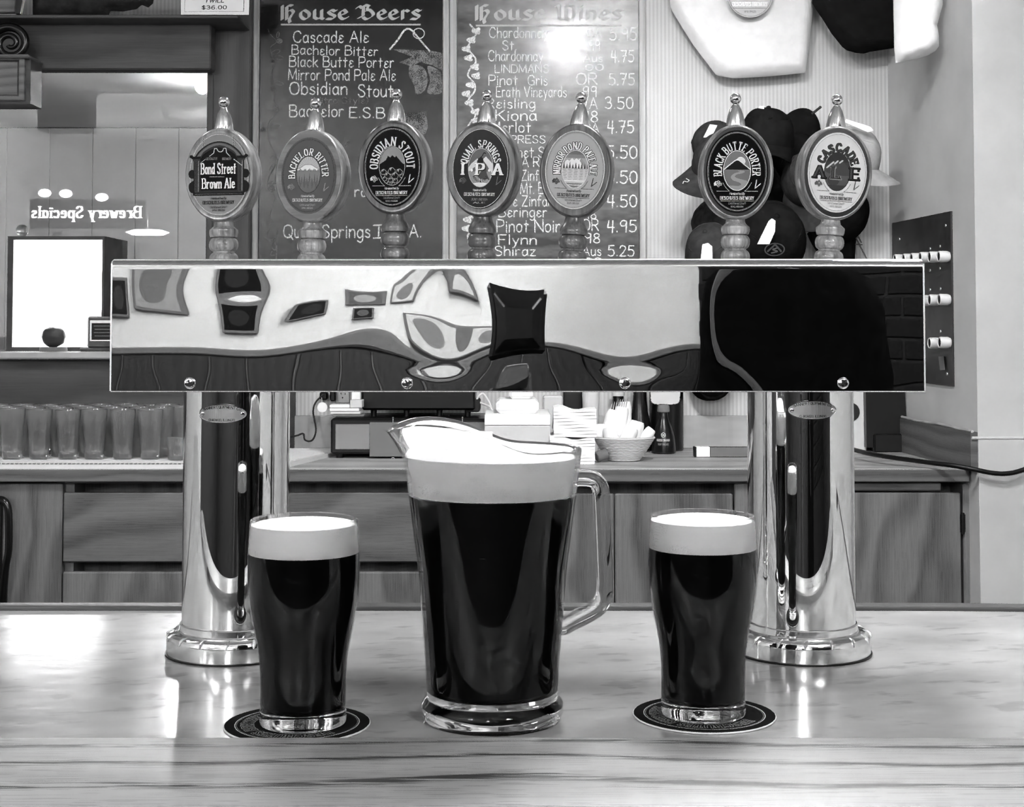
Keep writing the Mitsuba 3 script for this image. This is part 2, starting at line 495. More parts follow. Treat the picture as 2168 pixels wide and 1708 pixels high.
def fraktur(s, h, width):
    c, sn = math.cos(math.radians(40)), math.sin(math.radians(40))
    nib = np.array([[-1.05 * c, -1.05 * sn], [1.05 * c, 1.05 * sn], [1.05 * c + .25, 1.05 * sn - .3], [-1.05 * c + .25, -1.05 * sn - .3]])
    x, out = 0.0, []
    for ch in s:
        if ch == ' ':
            x += 4.5
            continue
        adv, ss = FR[ch]
        for q in ss:
            sm = q.startswith('~')
            pts = np.array([[float(v) for v in w.split(',')] for w in q.lstrip('~').split()])
            pts = smooth_pts(pts, 5) if sm else pts
            out.append(affinity.translate(sweep(pts, nib), x, 0))
        x += adv + .9
    g = unary_union(out)
    return affinity.scale(g, width / (x - 1.2), h / 10, origin=(0, 0))

# ------------------------------------------------------------------ materials (the photograph is black and white: all greys)
def two(d):
    return {'type': 'twosided', 'bsdf': d}


def matte(key, s):
    scene[key] = two({'type': 'diffuse', 'reflectance': rgb(s)})


def gloss(key, s, a=.12, tex=None):
    scene[key] = two({'type': 'roughplastic', 'diffuse_reflectance': tex or rgb(s), 'alpha': a, 'distribution': 'ggx'})


def grain(axis, across, dark, light, freq, wav, pores, seed=0.0):
    """Wood: growth bands that run along one axis, and short dark pores."""
    def fn(p, n, uv):
        c = (p.x, p.y, p.z)
        a, b = c[axis] + seed, c[across] + seed * .37
        o = c[3 - axis - across]
        w = b * freq + wav * (fbm(a * 2.6, b * 6.0, o * 2.0, 3) - .5) * 2.4
        f = w - dr.floor(w)
        band = smoothstep(0.0, .55, f) * (1 - smoothstep(.72, 1.0, f))
        fine = fbm(a * 14, b * 420, o * 60, 2)
        pore = smoothstep(.60, .74, noise(a * 38, b * 1100, 3.0)) * pores
        t = dr.clip(.28 + .50 * band + .26 * (fine - .5) - .34 * pore + .35 * (fbm(a * 2.1, b * 9, o, 3) - .5), 0, 1)
        return mix(lin(dark), lin(light), t)
    return mikit.proc(fn)


def rail_fn(p, n, uv):
    # open oak figure: a few dark broken veins on a pale ground, running along x
    v = p.y * 25 + .75 * (fbm(p.x * 2.6 + 4.0, p.y * 3.0, 0, 4) - .5) * 2 - .45 * p.x
    f = v - dr.floor(v)
    vein = smoothstep(.62, .80, f) * (1 - smoothstep(.84, .93, f))
    brk = smoothstep(.30, .56, fbm(p.x * 22, p.y * 420, 0, 3))
    pore = smoothstep(.60, .75, noise(p.x * 46, p.y * 1300, 0))
    tone = .80 + .35 * (fbm(p.x * 3, p.y * 40, 0, 2) - .5)
    t = dr.clip(tone - .85 * vein * brk - .16 * pore - .12 * smoothstep(.4, .62, f) * pore, 0, 1)
    return mix(lin(38), lin(152), t)


def top_fn(p, n, uv):
    # lacquered bar top: cloudy grain, small dark flecks
    q, r = p.x + .35 * p.y, p.y - .25 * p.x
    t = .70 + .80 * (fbm(q * 9, r * 15, 0, 5) - .5) - .20 * smoothstep(.60, .78, fbm(q * 30, r * 70, 2.0, 4))
    return mix(lin(74), lin(160), dr.clip(t, 0, 1))


def top_bump(p, n, uv):
    return fbm(p.x * 26, p.y * 60, 0, 2) * .6 + noise(p.x * 9, p.y * 14) * 1.6


def stripe_fn(p, n, uv):
    s = .5 + .5 * dr.sin(2 * PI * p.x / .0115)
    return mix(lin(178), lin(202), dr.clip(s * .8 + .25 * (fbm(p.x * 40, p.z * 6, 0, 2) - .5) + .1, 0, 1))


def paint(lo, hi, s):
    def fn(p, n, uv):
        return mix(lin(lo), lin(hi), dr.clip(.5 + 1.1 * (fbm(p.x * s + p.y * s, p.z * s, p.y * 3, 4) - .5), 0, 1))
    return mikit.proc(fn)


def board_fn(p, n, uv):
    # slate with wiped chalk haze
    t = fbm(p.x * 5, p.z * 16, 0, 4)
    return mix(lin(7), lin(24), dr.clip((t - .3) * 1.6, 0, 1))


def hazed_fn(p, n, uv):
    # the same slate, paler to paint in lamp glare haze, with horizontal wiped-chalk strokes
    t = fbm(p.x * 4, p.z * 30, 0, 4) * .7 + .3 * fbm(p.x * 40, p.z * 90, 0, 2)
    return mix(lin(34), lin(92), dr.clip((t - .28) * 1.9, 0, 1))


def chalk_fn(p, n, uv):
    t = noise(p.x * 900, p.z * 900, 0) * .6 + noise(p.x * 350, p.z * 350, 3) * .4
    return mix(lin(120), lin(225), smoothstep(.25, .60, t))


def chalkdim_fn(p, n, uv):
    t = noise(p.x * 700, p.z * 700, 0) * .5 + fbm(p.x * 60, p.z * 60, 0, 3) * .5
    return mix(lin(36), lin(120), smoothstep(.3, .72, t))


def cloth_fn(lo, hi):
    def fn(p, n, uv):
        return mix(lin(lo), lin(hi), dr.clip(fbm(p.x * 60, p.z * 60, p.y * 60, 3), 0, 1))
    return mikit.proc(fn)


def foam_fn(p, n, uv):
    # small open bubbles in the head of the beer
    d1, d2, r = voronoi(p.x * 1500 + p.y * 700, p.z * 1500)
    pits = (1 - smoothstep(.10, .34, d1)) * smoothstep(.52, .70, fbm(p.x * 40, p.z * 90, p.y * 40, 3))
    return mix(lin(238), lin(184), pits)


def lacq_fn(p, n, uv):
    t = fbm(p.x * 160, p.z * 26, p.y * 160, 3) + .25 * (noise(p.x * 900, p.z * 120, p.y * 900) - .5)
    return mix(lin(76), lin(150), dr.clip((t - .2) * 1.5, 0, 1))


def lacqd_fn(p, n, uv):
    t = fbm(p.x * 160, p.z * 26, p.y * 160, 3) + .25 * (noise(p.x * 900, p.z * 120, p.y * 900) - .5)
    return mix(lin(44), lin(100), dr.clip((t - .2) * 1.5, 0, 1))


scene['chrome'] = two({'type': 'conductor', 'material': 'none', 'specular_reflectance': {'type': 'rgb', 'value': [.84] * 3}})
scene['steel'] = two({'type': 'conductor', 'material': 'none', 'specular_reflectance': {'type': 'rgb', 'value': [.66] * 3}})
scene['satin_steel'] = two({'type': 'roughconductor', 'distribution': 'ggx', 'alpha': .16, 'material': 'none', 'specular_reflectance': {'type': 'rgb', 'value': [.72] * 3}})
scene['dull_steel'] = two({'type': 'roughconductor', 'distribution': 'ggx', 'alpha': .32, 'material': 'none', 'specular_reflectance': {'type': 'rgb', 'value': [.20] * 3}})
scene['plate_steel'] = two({'type': 'roughconductor', 'distribution': 'ggx', 'alpha': .14, 'material': 'none', 'specular_reflectance': {'type': 'rgb', 'value': [.30] * 3}})
scene['glass'] = {'type': 'dielectric', 'int_ior': 1.43, 'ext_ior': 1.0}
scene['hazy_glass'] = {'type': 'principled', 'base_color': rgb(246), 'roughness': .02, 'spec_trans': .935, 'eta': 1.5}
scene['pane_glass'] = {'type': 'thindielectric', 'int_ior': 1.5, 'ext_ior': 1.0}
scene['print_ink'] = two({'type': 'diffuse', 'reflectance': {'type': 'mesh_attribute', 'name': 'vertex_color'}})
scene['label_gloss'] = two({'type': 'principled', 'base_color': {'type': 'mesh_attribute', 'name': 'vertex_color'}, 'roughness': .22, 'specular': .04})
gloss('rail_wood', 0, .17, mikit.proc(rail_fn))
scene['bar_top_wood'] = two({'type': 'bumpmap', 'arbitrary': mikit.proc(top_bump, eps=4e-4), 'scale': .00022,
                             'bsdf': {'type': 'roughplastic', 'diffuse_reflectance': mikit.proc(top_fn), 'alpha': .035, 'distribution': 'ggx'}})
gloss('lip_wood', 0, .2, grain(0, 2, 22, 74, 60, .8, .3))
gloss('wood_v', 0, .28, grain(2, 0, 72, 136, 9, 1.3, .35, 1.3))
gloss('wood_h', 0, .28, grain(0, 2, 64, 126, 9, 1.3, .35, 2.1))
gloss('wood_worktop', 0, .22, grain(0, 1, 152, 198, 10, .8, .2, .7))
gloss('wood_edge', 0, .3, grain(0, 2, 72, 122, 30, .7, .4, .4))
gloss('wood_beam', 0, .35, grain(0, 2, 46, 92, 8, .9, .2, 3.3))
gloss('wood_post', 0, .35, grain(2, 0, 58, 96, 12, .6, .2, 5.1))
gloss('wood_frame', 0, .3, grain(2, 0, 150, 196, 40, .5, .2, 6.2))
gloss('wood_pale', 0, .4, grain(0, 2, 92, 150, 40, .8, .4, 7.7))
gloss('turned_wood', 0, .06, mikit.proc(lacq_fn))
gloss('turned_wood_dark', 0, .06, mikit.proc(lacqd_fn))
scene['wall_stripe'] = two({'type': 'diffuse', 'reflectance': mikit.proc(stripe_fn)})
scene['wall_paint'] = two({'type': 'diffuse', 'reflectance': paint(178, 197, 9)})
scene['wall_white'] = two({'type': 'diffuse', 'reflectance': paint(214, 226, 3)})
scene['brew_paint'] = two({'type': 'roughplastic', 'diffuse_reflectance': paint(140, 160, 4), 'alpha': .3})
matte('ceiling_paint', 222)
gloss('dark_floor', 0, .3, paint(24, 42, 5))
gloss('wainscot', 0, .35, grain(2, 0, 26, 50, 20, .6, .3, 8.1))
scene['slate'] = two({'type': 'roughplastic', 'diffuse_reflectance': mikit.proc(board_fn), 'alpha': .06, 'int_ior': 1.36, 'distribution': 'beckmann'})
scene['slate_hazed'] = two({'type': 'roughplastic', 'diffuse_reflectance': mikit.proc(hazed_fn), 'alpha': .054, 'int_ior': 1.36, 'distribution': 'ggx'})
scene['chalk'] = two({'type': 'diffuse', 'reflectance': mikit.proc(chalk_fn)})
scene['chalk_faint'] = two({'type': 'diffuse', 'reflectance': mikit.proc(chalkdim_fn)})
matte('title_paint', 168)
scene['cloth_black'] = two({'type': 'diffuse', 'reflectance': cloth_fn(10, 26)})
scene['cloth_charcoal'] = two({'type': 'diffuse', 'reflectance': cloth_fn(26, 58)})
scene['cloth_grey'] = two({'type': 'diffuse', 'reflectance': cloth_fn(128, 168)})
scene['cloth_white'] = two({'type': 'diffuse', 'reflectance': cloth_fn(222, 236)})
scene['foam'] = two({'type': 'diffuse', 'reflectance': mikit.proc(foam_fn)})
matte('stout', 7)
matte('paper', 236)
matte('paper_grey', 196)
matte('mid_grey', 110)
matte('dark_grey', 46)
scene['black_plastic'] = two({'type': 'roughplastic', 'diffuse_reflectance': rgb(9), 'alpha': .22, 'int_ior': 1.35})
gloss('black_gloss', 10, .06)
gloss('white_plastic', 226, .15)
gloss('panel_dark', 0, .22, paint(26, 58, 14))
gloss('coaster_ink', 22, .25)
matte('wicker', 204)
matte('brick', 30)
matte('mortar', 40)

# ------------------------------------------------------------------ the setting
YW = 4.48                         # back wall
YC = 3.85                         # front edge of the back counter
ZB = 1.07                         # bar top
ZC = Z(992, YC)                   # back counter
ZS = Z(743, 4.36)                 # ledge under the glass
XP0, XP1 = X(440, 4.42), X(531, 4.42)
CEIL = 2.78

struct('floor', cbox(-3.6, 3.6, -4.2, 7.2, -.1, 0), 'dark_floor', 'dark floor of the taproom')
struct('ceiling', cbox(-3.6, 3.6, -4.2, 4.6, CEIL, CEIL + .1), 'ceiling_paint', 'white ceiling above the bar')
mb = MB()
mb.box(XP0 + .02, 1.14, YW, YW + .14, 0, CEIL)
mb.box(-3.6, XP0 + .02, YW, YW + .14, 0, ZS - .03)
mb.box(-3.6, XP0 + .02, YW, YW + .14, Z(30, 4.42), CEIL)
struct('wall_back', mb, 'wall_stripe', 'pale finely striped wall behind the back counter', cat='wall')
plan = Polygon([(1.121, YW + .14), (1.121, YW), (1.166, 3.80), (3.6, 3.80), (3.6, YW + .14)])
m = trimesh.creation.extrude_polygon(plan, CEIL, engine='earcut')
struct('wall_right', (m.vertices, m.faces), 'wall_paint', 'plain pale painted wall and corner right of the back counter', cat='wall')
struct('wall_left', cbox(-3.7, -3.6, -4.2, 7.2, 0, CEIL), 'wall_white', 'left wall of the taproom')
struct('wall_east', cbox(3.6, 3.7, -4.2, 4.6, 0, CEIL), 'wall_white', 'right wall of the taproom')
struct('wall_guest', cbox(-3.7, 3.7, -4.3, -4.2, 0, CEIL), 'wall_white', 'white wall of the guest room facing the bar')
mb = MB()
zt = Z(927, 3.80)
mb.add(tube([(1.150, 3.797, zt), (3.58, 3.797, zt)], .004, 8))
mb.box(1.166, 3.58, 3.794, 3.80, ZC - .4, zt - .004, .001)
struct('trim_1', mb, 'wall_paint', 'thin pale ledge line along the right wall', smooth=40, cat='trim')

# room behind the glass
struct('wall_far', cbox(-3.6, .4, 7.02, 7.1, 0, 2.8), 'dark_grey', 'far wall of the room behind the glass', cat='wall')
for i in range(15):
    x0 = -3.35 + i * .2
    part('wall_far', 'panel', cbox(x0, x0 + .1986, 7.005, 7.02, .2, 2.268, .002), 'brew_paint', smooth=False)
struct('ceiling_far', cbox(-3.6, .4, YW + .16, 7.1, 2.272, 2.33), 'wall_white', 'low ceiling of the room behind the glass', cat='ceiling')
struct('wall_far_side', cbox(.3, .4, YW + .16, 7.1, 0, 2.3), 'brew_paint', 'side wall of the room behind the glass', cat='wall')
struct('window_1', cbox(-3.58, XP0 + .01, YW + .05, YW + .051, ZS - .02, Z(60, YW)), 'pane_glass', 'large pane of glass left of the wooden post', cat='window')
b = thing('bulb', 'bright bare bulb behind the glass beside the wooden post', 'lamp')
bp = P(428, 180, 5.6)
s = trimesh.creation.icosphere(2, .035)
scene[b + '__globe'] = mikit.ply((s.vertices * [.8, .8, 1.0] + bp, s.faces), 'white_plastic', smooth=True, emitter=emit(L_BREW))
part(b, 'socket', lathe([(0, .04), (.016, .04), (.018, .06), (.03, 2.272 - bp[2]), (0, 2.272 - bp[2])], 16, bp), 'white_plastic')

# ledge, beam and post
mb = MB().box(-3.58, XP0 + .01, 4.30, YW + .06, ZS - .022, ZS, .004)
struct('trim_2', mb, 'wood_worktop', 'pale wooden ledge under the glass', cat='trim')
struct('trim_3', MB().box(-3.58, XP0 + .25, 4.345, YW - .001, ZC + .001, ZS - .022, .002), 'wood_beam', 'dark wooden panel behind the row of glasses', cat='trim')
yb = 4.30
mb = MB().box(-3.58, X(441, yb), yb, 4.365, Z(147, yb), Z(40, yb), .004)
struct('trim_4', mb, 'wood_beam', 'dark wooden beam above the glass', cat='trim')
mb = MB().box(XP0, XP1, 4.385, YW + .10, ZC + .1, CEIL, .004).box(XP0, XP0 + .018, 4.379, 4.386, ZC + .1, CEIL, .002)
struct('trim_5', mb, 'wood_post', 'dark wooden post between the glass and the blackboards', cat='trim')
struct('trim_6', MB().box(-3.58, XP1 - .004, 4.20, 4.42, Z(38, 4.2), Z(31, 4.2), .002), 'wood_beam', 'thin dark shelf above the beam', cat='trim')

# guest room, seen in the metal of the tap tower
mb = MB().box(-3.6, 3.6, -4.2, -4.17, 0, 1.22)
mb.box(-3.6, 3.6, -4.2, -4.15, 1.22, 1.25, .005)
struct('wall_guest_wainscot', mb, 'mid_grey', 'dark wooden wainscot of the guest room', cat='wall')
for i in range(36):
    x0 = -3.58 + i * .2
    part('wall_guest_wainscot', 'board', cbox(x0, x0 + .19, -4.17, -4.155, .1, 1.215, .004), 'wainscot', smooth=False)
mb = MB()
for sx, ye in ((-1, .3), (1, -1.0)):
    mb.box(sx * 3.6, sx * 3.57, -4.17, ye, 0, 1.26)
struct('wall_side_wainscot', mb, 'wainscot', 'dark wainscot along the side walls', cat='wall')
mb = MB().box(.66, 3.3, -2.7, -2.5, 0, CEIL)
struct('wall_brick', mb, 'mortar', 'dark brick partition in the guest room', cat='wall')
bv = [mikit.ply(cbox(-.105, .105, -.006, .006, -.032, .032, .003), 'brick', smooth=False)]
for r in range(15):
    for c in range(12):
        k = num('wall_brick__brick')
        scene[k] = {**bv[0], 'to_world': T().translate([.78 + c * .22 - (r % 2) * .05, -2.499, .82 + r * .075])}
frames = [(-1.585, 1.545, .25, .22, 150, 110, 'wide grey framed picture'), (-1.80, 1.48, .10, .18, 40, 60, 'narrow dark framed picture beside the wide grey one'), (-1.225, 1.45, .18, .24, 26, 44, 'tall black framed picture'), (-.99, 1.445, .14, .12, 36, 50, 'small black framed picture right of the tall one'),
          (-.65, 1.36, .16, .11, 40, 90, 'small dark picture below the wide pale one'), (-.64, 1.52, .30, .14, 90, 150, 'wide pale picture above the small dark one'), (-.38, 1.54, .16, .16, 190, 120, 'white square picture high on the wall'), (-.24, 1.31, .26, .10, 200, 130, 'wide white picture just above the wainscot'),
          (.47, 1.20, .16, .08, 30, 40, 'small black picture over the wainscot near the brick partition')]
for x, z, w, h, a, c, lb in frames:
    f = thing('picture', lb + ' in the guest room', 'picture', 'pictures on the guest room wall')
    part(f, 'frame', MB().box(x - w / 2, x + w / 2, -4.2, -4.165, z - h / 2, z + h / 2, .004), 'mid_grey', smooth=False)
    art = Art().put(sbox(-w * .42, -h * .42, w * .42, h * .42), a).put(ell(w * .28, h * .3), c)
    art.build(num(f + '__print'), ((x, -4.165, z), (-1, 0, 0), (0, 0, 1), (0, 1, 0)), 1, .0005, .0005)

# globes added to light the guest room, flat bar lamp, added aisle lamps, track lamps
for i, (x, y) in enumerate([(-1.8, -1.3), (1.2, -1.0), (-.4, -2.9)]):
    t = thing('added_globe_lamp', ('unseen large globe lamp added to light the left of the guest room', 'unseen large globe lamp added to light the right of the guest room', 'unseen large globe lamp added to light the back of the guest room')[i], 'lamp', 'added globe lamps of the guest room')
    part(t, 'rod', tube([(x, y, CEIL), (x, y, 2.62)], .01, 8), 'black_plastic', smooth=40)
    s_ = trimesh.creation.icosphere(3, .24)
    scene[t + '__globe'] = mikit.ply((s_.vertices + [x, y, 2.39], s_.faces), 'white_plastic', smooth=True, emitter=emit(L_ROOM))
for x, y, pw, lb in ((.75, 1.75, L_BAR, 'round flat ceiling lamp above the bar'), (.40, 2.35, L_BAR * 2.1, 'unseen flat ceiling lamp added over the middle of the aisle'), (-1.3, 2.6, L_BAR * .4, 'unseen flat ceiling lamp added at the left over the aisle')):  # aisle pair added to brighten the back counter and right wall
    t = thing('ceiling_lamp', lb, 'lamp')
    part(t, 'housing', lathe([(0, 0), (.19, 0), (.20, .02), (.2, .06), (0, .06)], 32, (x, y, CEIL - .06)), 'white_plastic')
    scene[t + '__diffuser'] = mikit.ply(lathe([(0, -.012), (.1, -.010), (.175, 0), (0, .0)], 32, (x, y, CEIL - .0605)), 'white_plastic', smooth=40, emitter=emit(pw))


def spot(x, y, z, aim, power, r, label):
    t = thing('track_lamp', label, 'lamp', 'track lamps above the bar')
    d = np.asarray(aim, float) - [x, y, z]
    d /= np.linalg.norm(d)
    a = np.cross(d, [1.0, 0, 0]); a /= np.linalg.norm(a)
    R = np.column_stack([np.cross(a, d), a, d])
    part(t, 'stem', tube([(x, y, CEIL), (x, y, z + r)], .009, 8), 'white_plastic')
    shade = lathe([(r * 1.22, r * 2.8), (r * 1.2, -r * .2), (r * 1.1, -r * 1.5), (r * .5, -r * 1.9), (0, -r * 1.9), (0, -r * 1.85), (r * .45, -r * 1.85), (r * 1.05, -r * 1.45), (r * 1.14, -r * .2), (r * 1.16, r * 2.8)][::-1], 24)
    part(t, 'shade', moved(shade, R, (x, y, z)), 'white_plastic')
    s = trimesh.creation.icosphere(2, r)
    scene[t + '__bulb'] = mikit.ply((s.vertices + [x, y, z], s.faces), 'white_plastic', smooth=True, emitter=emit(power))


spot(.20, 2.85, 2.49, (.25, 4.43, 1.95), L_GLARE, .045, 'white track lamp shining on the wine board')
spot(1.05, 3.35, 2.58, (.6, 4.4, 1.5), L_TRACK, .05, 'white track lamp right of the bar')
spot(-1.2, 2.7, 2.55, (-.9, 3.6, 1.1), L_TRACK * 2.2, .05, 'white track lamp left of the bar')

# ------------------------------------------------------------------ the bar
b = thing('bar_counter', 'wooden bar counter with lacquered top and oak front rail under the drinks', 'bar counter')
YR = 1.064
part(b, 'top', cbox(-3.0, 1.95, YR - .03, 1.592, ZB - .04, ZB, .002), 'bar_top_wood', smooth=False)
# the rail: crowned moulding, inner edge a little above the top
prof = [(YR, ZB - .03), (YR, ZB + .009), (YR - .002, ZB + .0115), (YR - .010, ZB + .0125), (YR - .055, ZB + .0127), (YR - .09, ZB + .0112), (YR - .12, ZB + .0078), (YR - .155, ZB + .0018), (YR - .19, ZB - .0065),
        (YR - .222, ZB - .022), (YR - .236, ZB - .045), (YR - .232, ZB - .072), (YR - .20, ZB - .085), (YR - .05, ZB - .085)]
xs = np.linspace(-1.2, 1.2, 49)
pr = np.array(prof)
v = []
for x in xs:
    bend = -.055 * max(0, (x - .26) / .5) ** 2.2 - .004 * max(0, -(x + .1)) ** 1.5
    v.append(np.column_stack([np.full(len(pr), x), pr[:, 0] + bend, pr[:, 1]]))
v = np.array(v)
n = len(pr)
i, j = np.meshgrid(np.arange(len(xs) - 1), np.arange(n), indexing='ij')
q = np.stack([i * n + j, i * n + (j + 1) % n, (i + 1) * n + (j + 1) % n, (i + 1) * n + j], -1).reshape(-1, 4)
part(b, 'front_rail', (v.reshape(-1, 3), q[:, ::-1]), 'rail_wood', smooth=30)
# rear lip, bowed towards the viewer on the right
xs = np.linspace(-1.6, 1.6, 65)
sec = np.array([(0, -.03), (0, .0025), (.0015, .0042), (.005, .0048), (.019, .0048), (.024, .0025), (.024, -.03)])
v = []
for x in xs:
    yy = 1.583 - .13 * max(0, (x - .36) / .4) ** 2.4 * .35
    v.append(np.column_stack([np.full(len(sec), x), yy + sec[:, 0], ZB + sec[:, 1]]))
v = np.array(v)
n = len(sec)
i, j = np.meshgrid(np.arange(len(xs) - 1), np.arange(n), indexing='ij')
q = np.stack([i * n + j, i * n + (j + 1) % n, (i + 1) * n + (j + 1) % n, (i + 1) * n + j], -1).reshape(-1, 4)
part(b, 'rear_lip', (v.reshape(-1, 3), q), 'lip_wood', smooth=30)
part(b, 'base', MB().box(-3.0, 1.9, .98, 1.5, 0, ZB - .04), 'wainscot', smooth=False)

# ------------------------------------------------------------------ tap tower
t = thing('tap_tower', 'polished steel tap tower: long box header on two round columns', 'beer tower')
HY, HX0, HX1 = 1.335, X(236, 1.335, 690), X(1956, 1.335, 690)
HZ0, HZ1 = Z(827, HY), Z(550.5, HY)
nx, nz = 181, 41
gx = np.linspace(0, 1, nx)
gz = np.linspace(0, 1, nz)
gz = np.concatenate([np.linspace(0, .92, 30), np.linspace(.92, 1, 12)[1:]])
W, H = HX1 - HX0, HZ1 - HZ0
A, B = np.meshgrid(gx, gz, indexing='ij')
xx, zz = HX0 + A * W, HZ0 + B * H


def dent(cx, cz, sx, sz, h):
    return h * np.exp(-((xx - cx) / sx) ** 2 - ((zz - cz) / sz) ** 2)


fade = np.clip(np.minimum(A * W, (1 - A) * W) / .03, 0, 1) * np.clip(B * H / .02, 0, 1)
dy = 1.0e-4 * np.sin((xx + .35) * 2 * PI / .16 + .6) * np.sin(zz * 2 * PI / .30 + 1.0) + .9e-4 * np.sin((xx + .2) * 2 * PI / .105 + 1.3 + 9 * (zz - 1.36))
dy = dy * .55 + dent(-.055, 1.375, .03, .06, 4.5e-4) + dent(.02, 1.36, .035, .05, -3.5e-4) + dent(.105, 1.37, .035, .08, 3.5e-4) + dent(.165, 1.36, .022, .08, -3.2e-4)
dy += dent(-.24, 1.40, .06, .02, 2.5e-4) + dent(-.12, 1.385, .05, .025, -2.6e-4)
dy = dy * fade
# the sheet rolls back over the top edge
tz = np.clip((B * H - (H - .008)) / .008, 0, 1)
yy = HY + dy + .0040 * tz ** 3
v = np.stack([xx, yy, zz], -1).reshape(-1, 3)
i, j = np.meshgrid(np.arange(nx - 1), np.arange(nz - 1), indexing='ij')
q = np.stack([i * nz + j, (i + 1) * nz + j, (i + 1) * nz + j + 1, i * nz + j + 1], -1).reshape(-1, 4)
part(t, 'front_sheet', (v, q), 'steel', smooth=True)
mb = MB().box(HX0, HX1, HY + .006, 1.447, HZ0, HZ1 + .0005, .002)
part(t, 'header_box', mb, 'steel', smooth=False)
mb = MB().box(HX0 - .0006, HX1 + .0006, HY - .0008, HY + .007, HZ0 - .0012, HZ0, .0005)
mb.box(HX0 - .0010, HX0 + .0004, HY - .0004, HY + .006, HZ0, HZ1 - .003).box(HX1 - .0004, HX1 + .0010, HY - .0004, HY + .006, HZ0, HZ1 - .003)
part(t, 'edge_fold', mb, 'satin_steel', smooth=False)
mb = MB().add(tube([(HX0, HY + .0065, HZ1 - .0004), (HX1, HY + .0065, HZ1 - .0004)], .0018, 10))
part(t, 'top_seam', mb, 'satin_steel', smooth=40)
e = MB().add(cbox(HX0 - .0045, HX0 - .0005, HY + .012, HY + .05, HZ1 - .022, HZ1 + .001, .002))
part(t, 'end_clip', e, 'white_plastic', smooth=40, label='pale plastic clip on the left end')


def screw(parent, c, r, nrm=(0, -1, 0), name='screw'):
    nrm = np.asarray(nrm, float)
    prof = [(r, 0), (r * .97, r * .16), (r * .85, r * .26), (r * .6, r * .33), (r * .3, r * .36), (0, r * .365)]
    u, w = lathe(prof, 20)
    a = np.cross([0, 0, 1.0], nrm); a /= np.linalg.norm(a)
    R = np.column_stack([a, np.cross(nrm, a), nrm])
    k = part(parent, name, moved((u, w), R, c), 'chrome', smooth=50)
    mb = MB()
    for s in (.4, .4 + PI / 2):
        bx = cbox(-r * .58, r * .58, -r * .14, r * .14, r * .1, r * .385)
        mb.add(moved((rotz(bx[0], s), bx[1]), R, c))
    if k.count('__') == 1:
        part(k, 'cross_slot', mb, 'black_plastic', smooth=False)


for px in (402, 862, 1323, 1785):
    screw(t, P(px, 811, HY - .0003), .0052)

YT = 1.39
for ci, pxc in enumerate((501, 1695)):
    cx = X(pxc, YT, 1000)
    col = part(t, 'column', lathe([(.048, ZB + .02), (.048, HZ0 + .001)], 96, (cx, YT, 0)), 'chrome', smooth=40)
    fp = [(.0606, 0), (.0612, .0015), (.0613, .0130), (.0609, .0160), (.0597, .0184), (.0575, .0198), (.0545, .0205), (.0506, .0208), (.0500, .0218), (.0497, .0270), (.0490, .0281), (.0481, .0281)]
    part(t, 'flange', lathe(fp, 96, (cx, YT, ZB)), 'chrome', smooth=25)
    part(t, 'gasket', lathe([(.0625, 0), (.0625, .0016), (.06, .0018)], 64, (cx, YT, ZB)), 'black_plastic', smooth=30)
    for k in range(16):
        a = 2 * PI * (k + .5 * ci + .15) / 16
        mb = MB()
        pth = np.array([(.0545, .0205), (.0580, .0197), (.0606, .0176), (.0616, .0140)])
        pts = np.column_stack([pth[:, 0] * np.cos(a + np.array([.03, .015, 0, -.012])), pth[:, 0] * np.sin(a + np.array([.03, .015, 0, -.012])), pth[:, 1]]) + [cx, YT, ZB]
        mb.add(tube(pts, [.0006, .0013, .0017, .0005], 6))
        part(t, 'flange_tab', mb, 'satin_steel', smooth=40)
    # oval maker's plate with raised rim and stamped letters, bent round the column
    pz = Z((876, 868)[ci], YT - .048)
    pxo = X((471, 1720)[ci], YT - .045, 870) - cx

    def wrap(g, d0, d1, key_parent, name, bs, ref=.0485):
        mb = MB()
        for p in polys(g):
            p = p.segmentize(.004)
            m = trimesh.creation.extrude_polygon(p, d1 - d0, engine='earcut')
            a = np.asarray(m.vertices)
            th = a[:, 0] / ref + math.asin(pxo / .0485)
            rr = ref + d0 + a[:, 2]
            mb.add(np.column_stack([cx + rr * np.sin(th), YT - rr * np.cos(th), pz + a[:, 1]]), m.faces)
        return part(key_parent, name, mb, bs, smooth=30)

    strips = MultiPolygon([p for k in range(-12, 12) for p in polys(ell(.0222, .0082).intersection(sbox(k * .002, -1, (k + 1) * .002, 1)))])
    plate = wrap(strips, 0, .0008, t, 'maker_plate', 'plate_steel')
    rim = ring(.0226, .0086, .0008)
    rim = MultiPolygon([p for k in range(-12, 12) for p in polys(rim.intersection(sbox(k * .002, -1, (k + 1) * .002, 1)))])
    wrap(rim, 0, .0014, plate, 'rim', 'chrome')
    words = unary_union([arc_text('BANNER EQUIPMENT CO', .0198, .0049, 148, 32, .0022, 'tiny'), affinity.translate(text('CHICAGO, ILLINOIS', 'tiny', .0020, .0235, align='center'), 0, -.0064)])
    wrap(words, .0008, .0011, plate, 'lettering', 'black_plastic')
    for s in (-1, 1):
        th = (s * .0185) / .0485 + math.asin(pxo / .0485)
        screw(plate, (cx + .0494 * math.sin(th), YT - .0494 * math.cos(th), pz), .0021, (math.sin(th), -math.cos(th), 0))

# ------------------------------------------------------------------ tap handles
YH = 1.476
PXM = YH / F


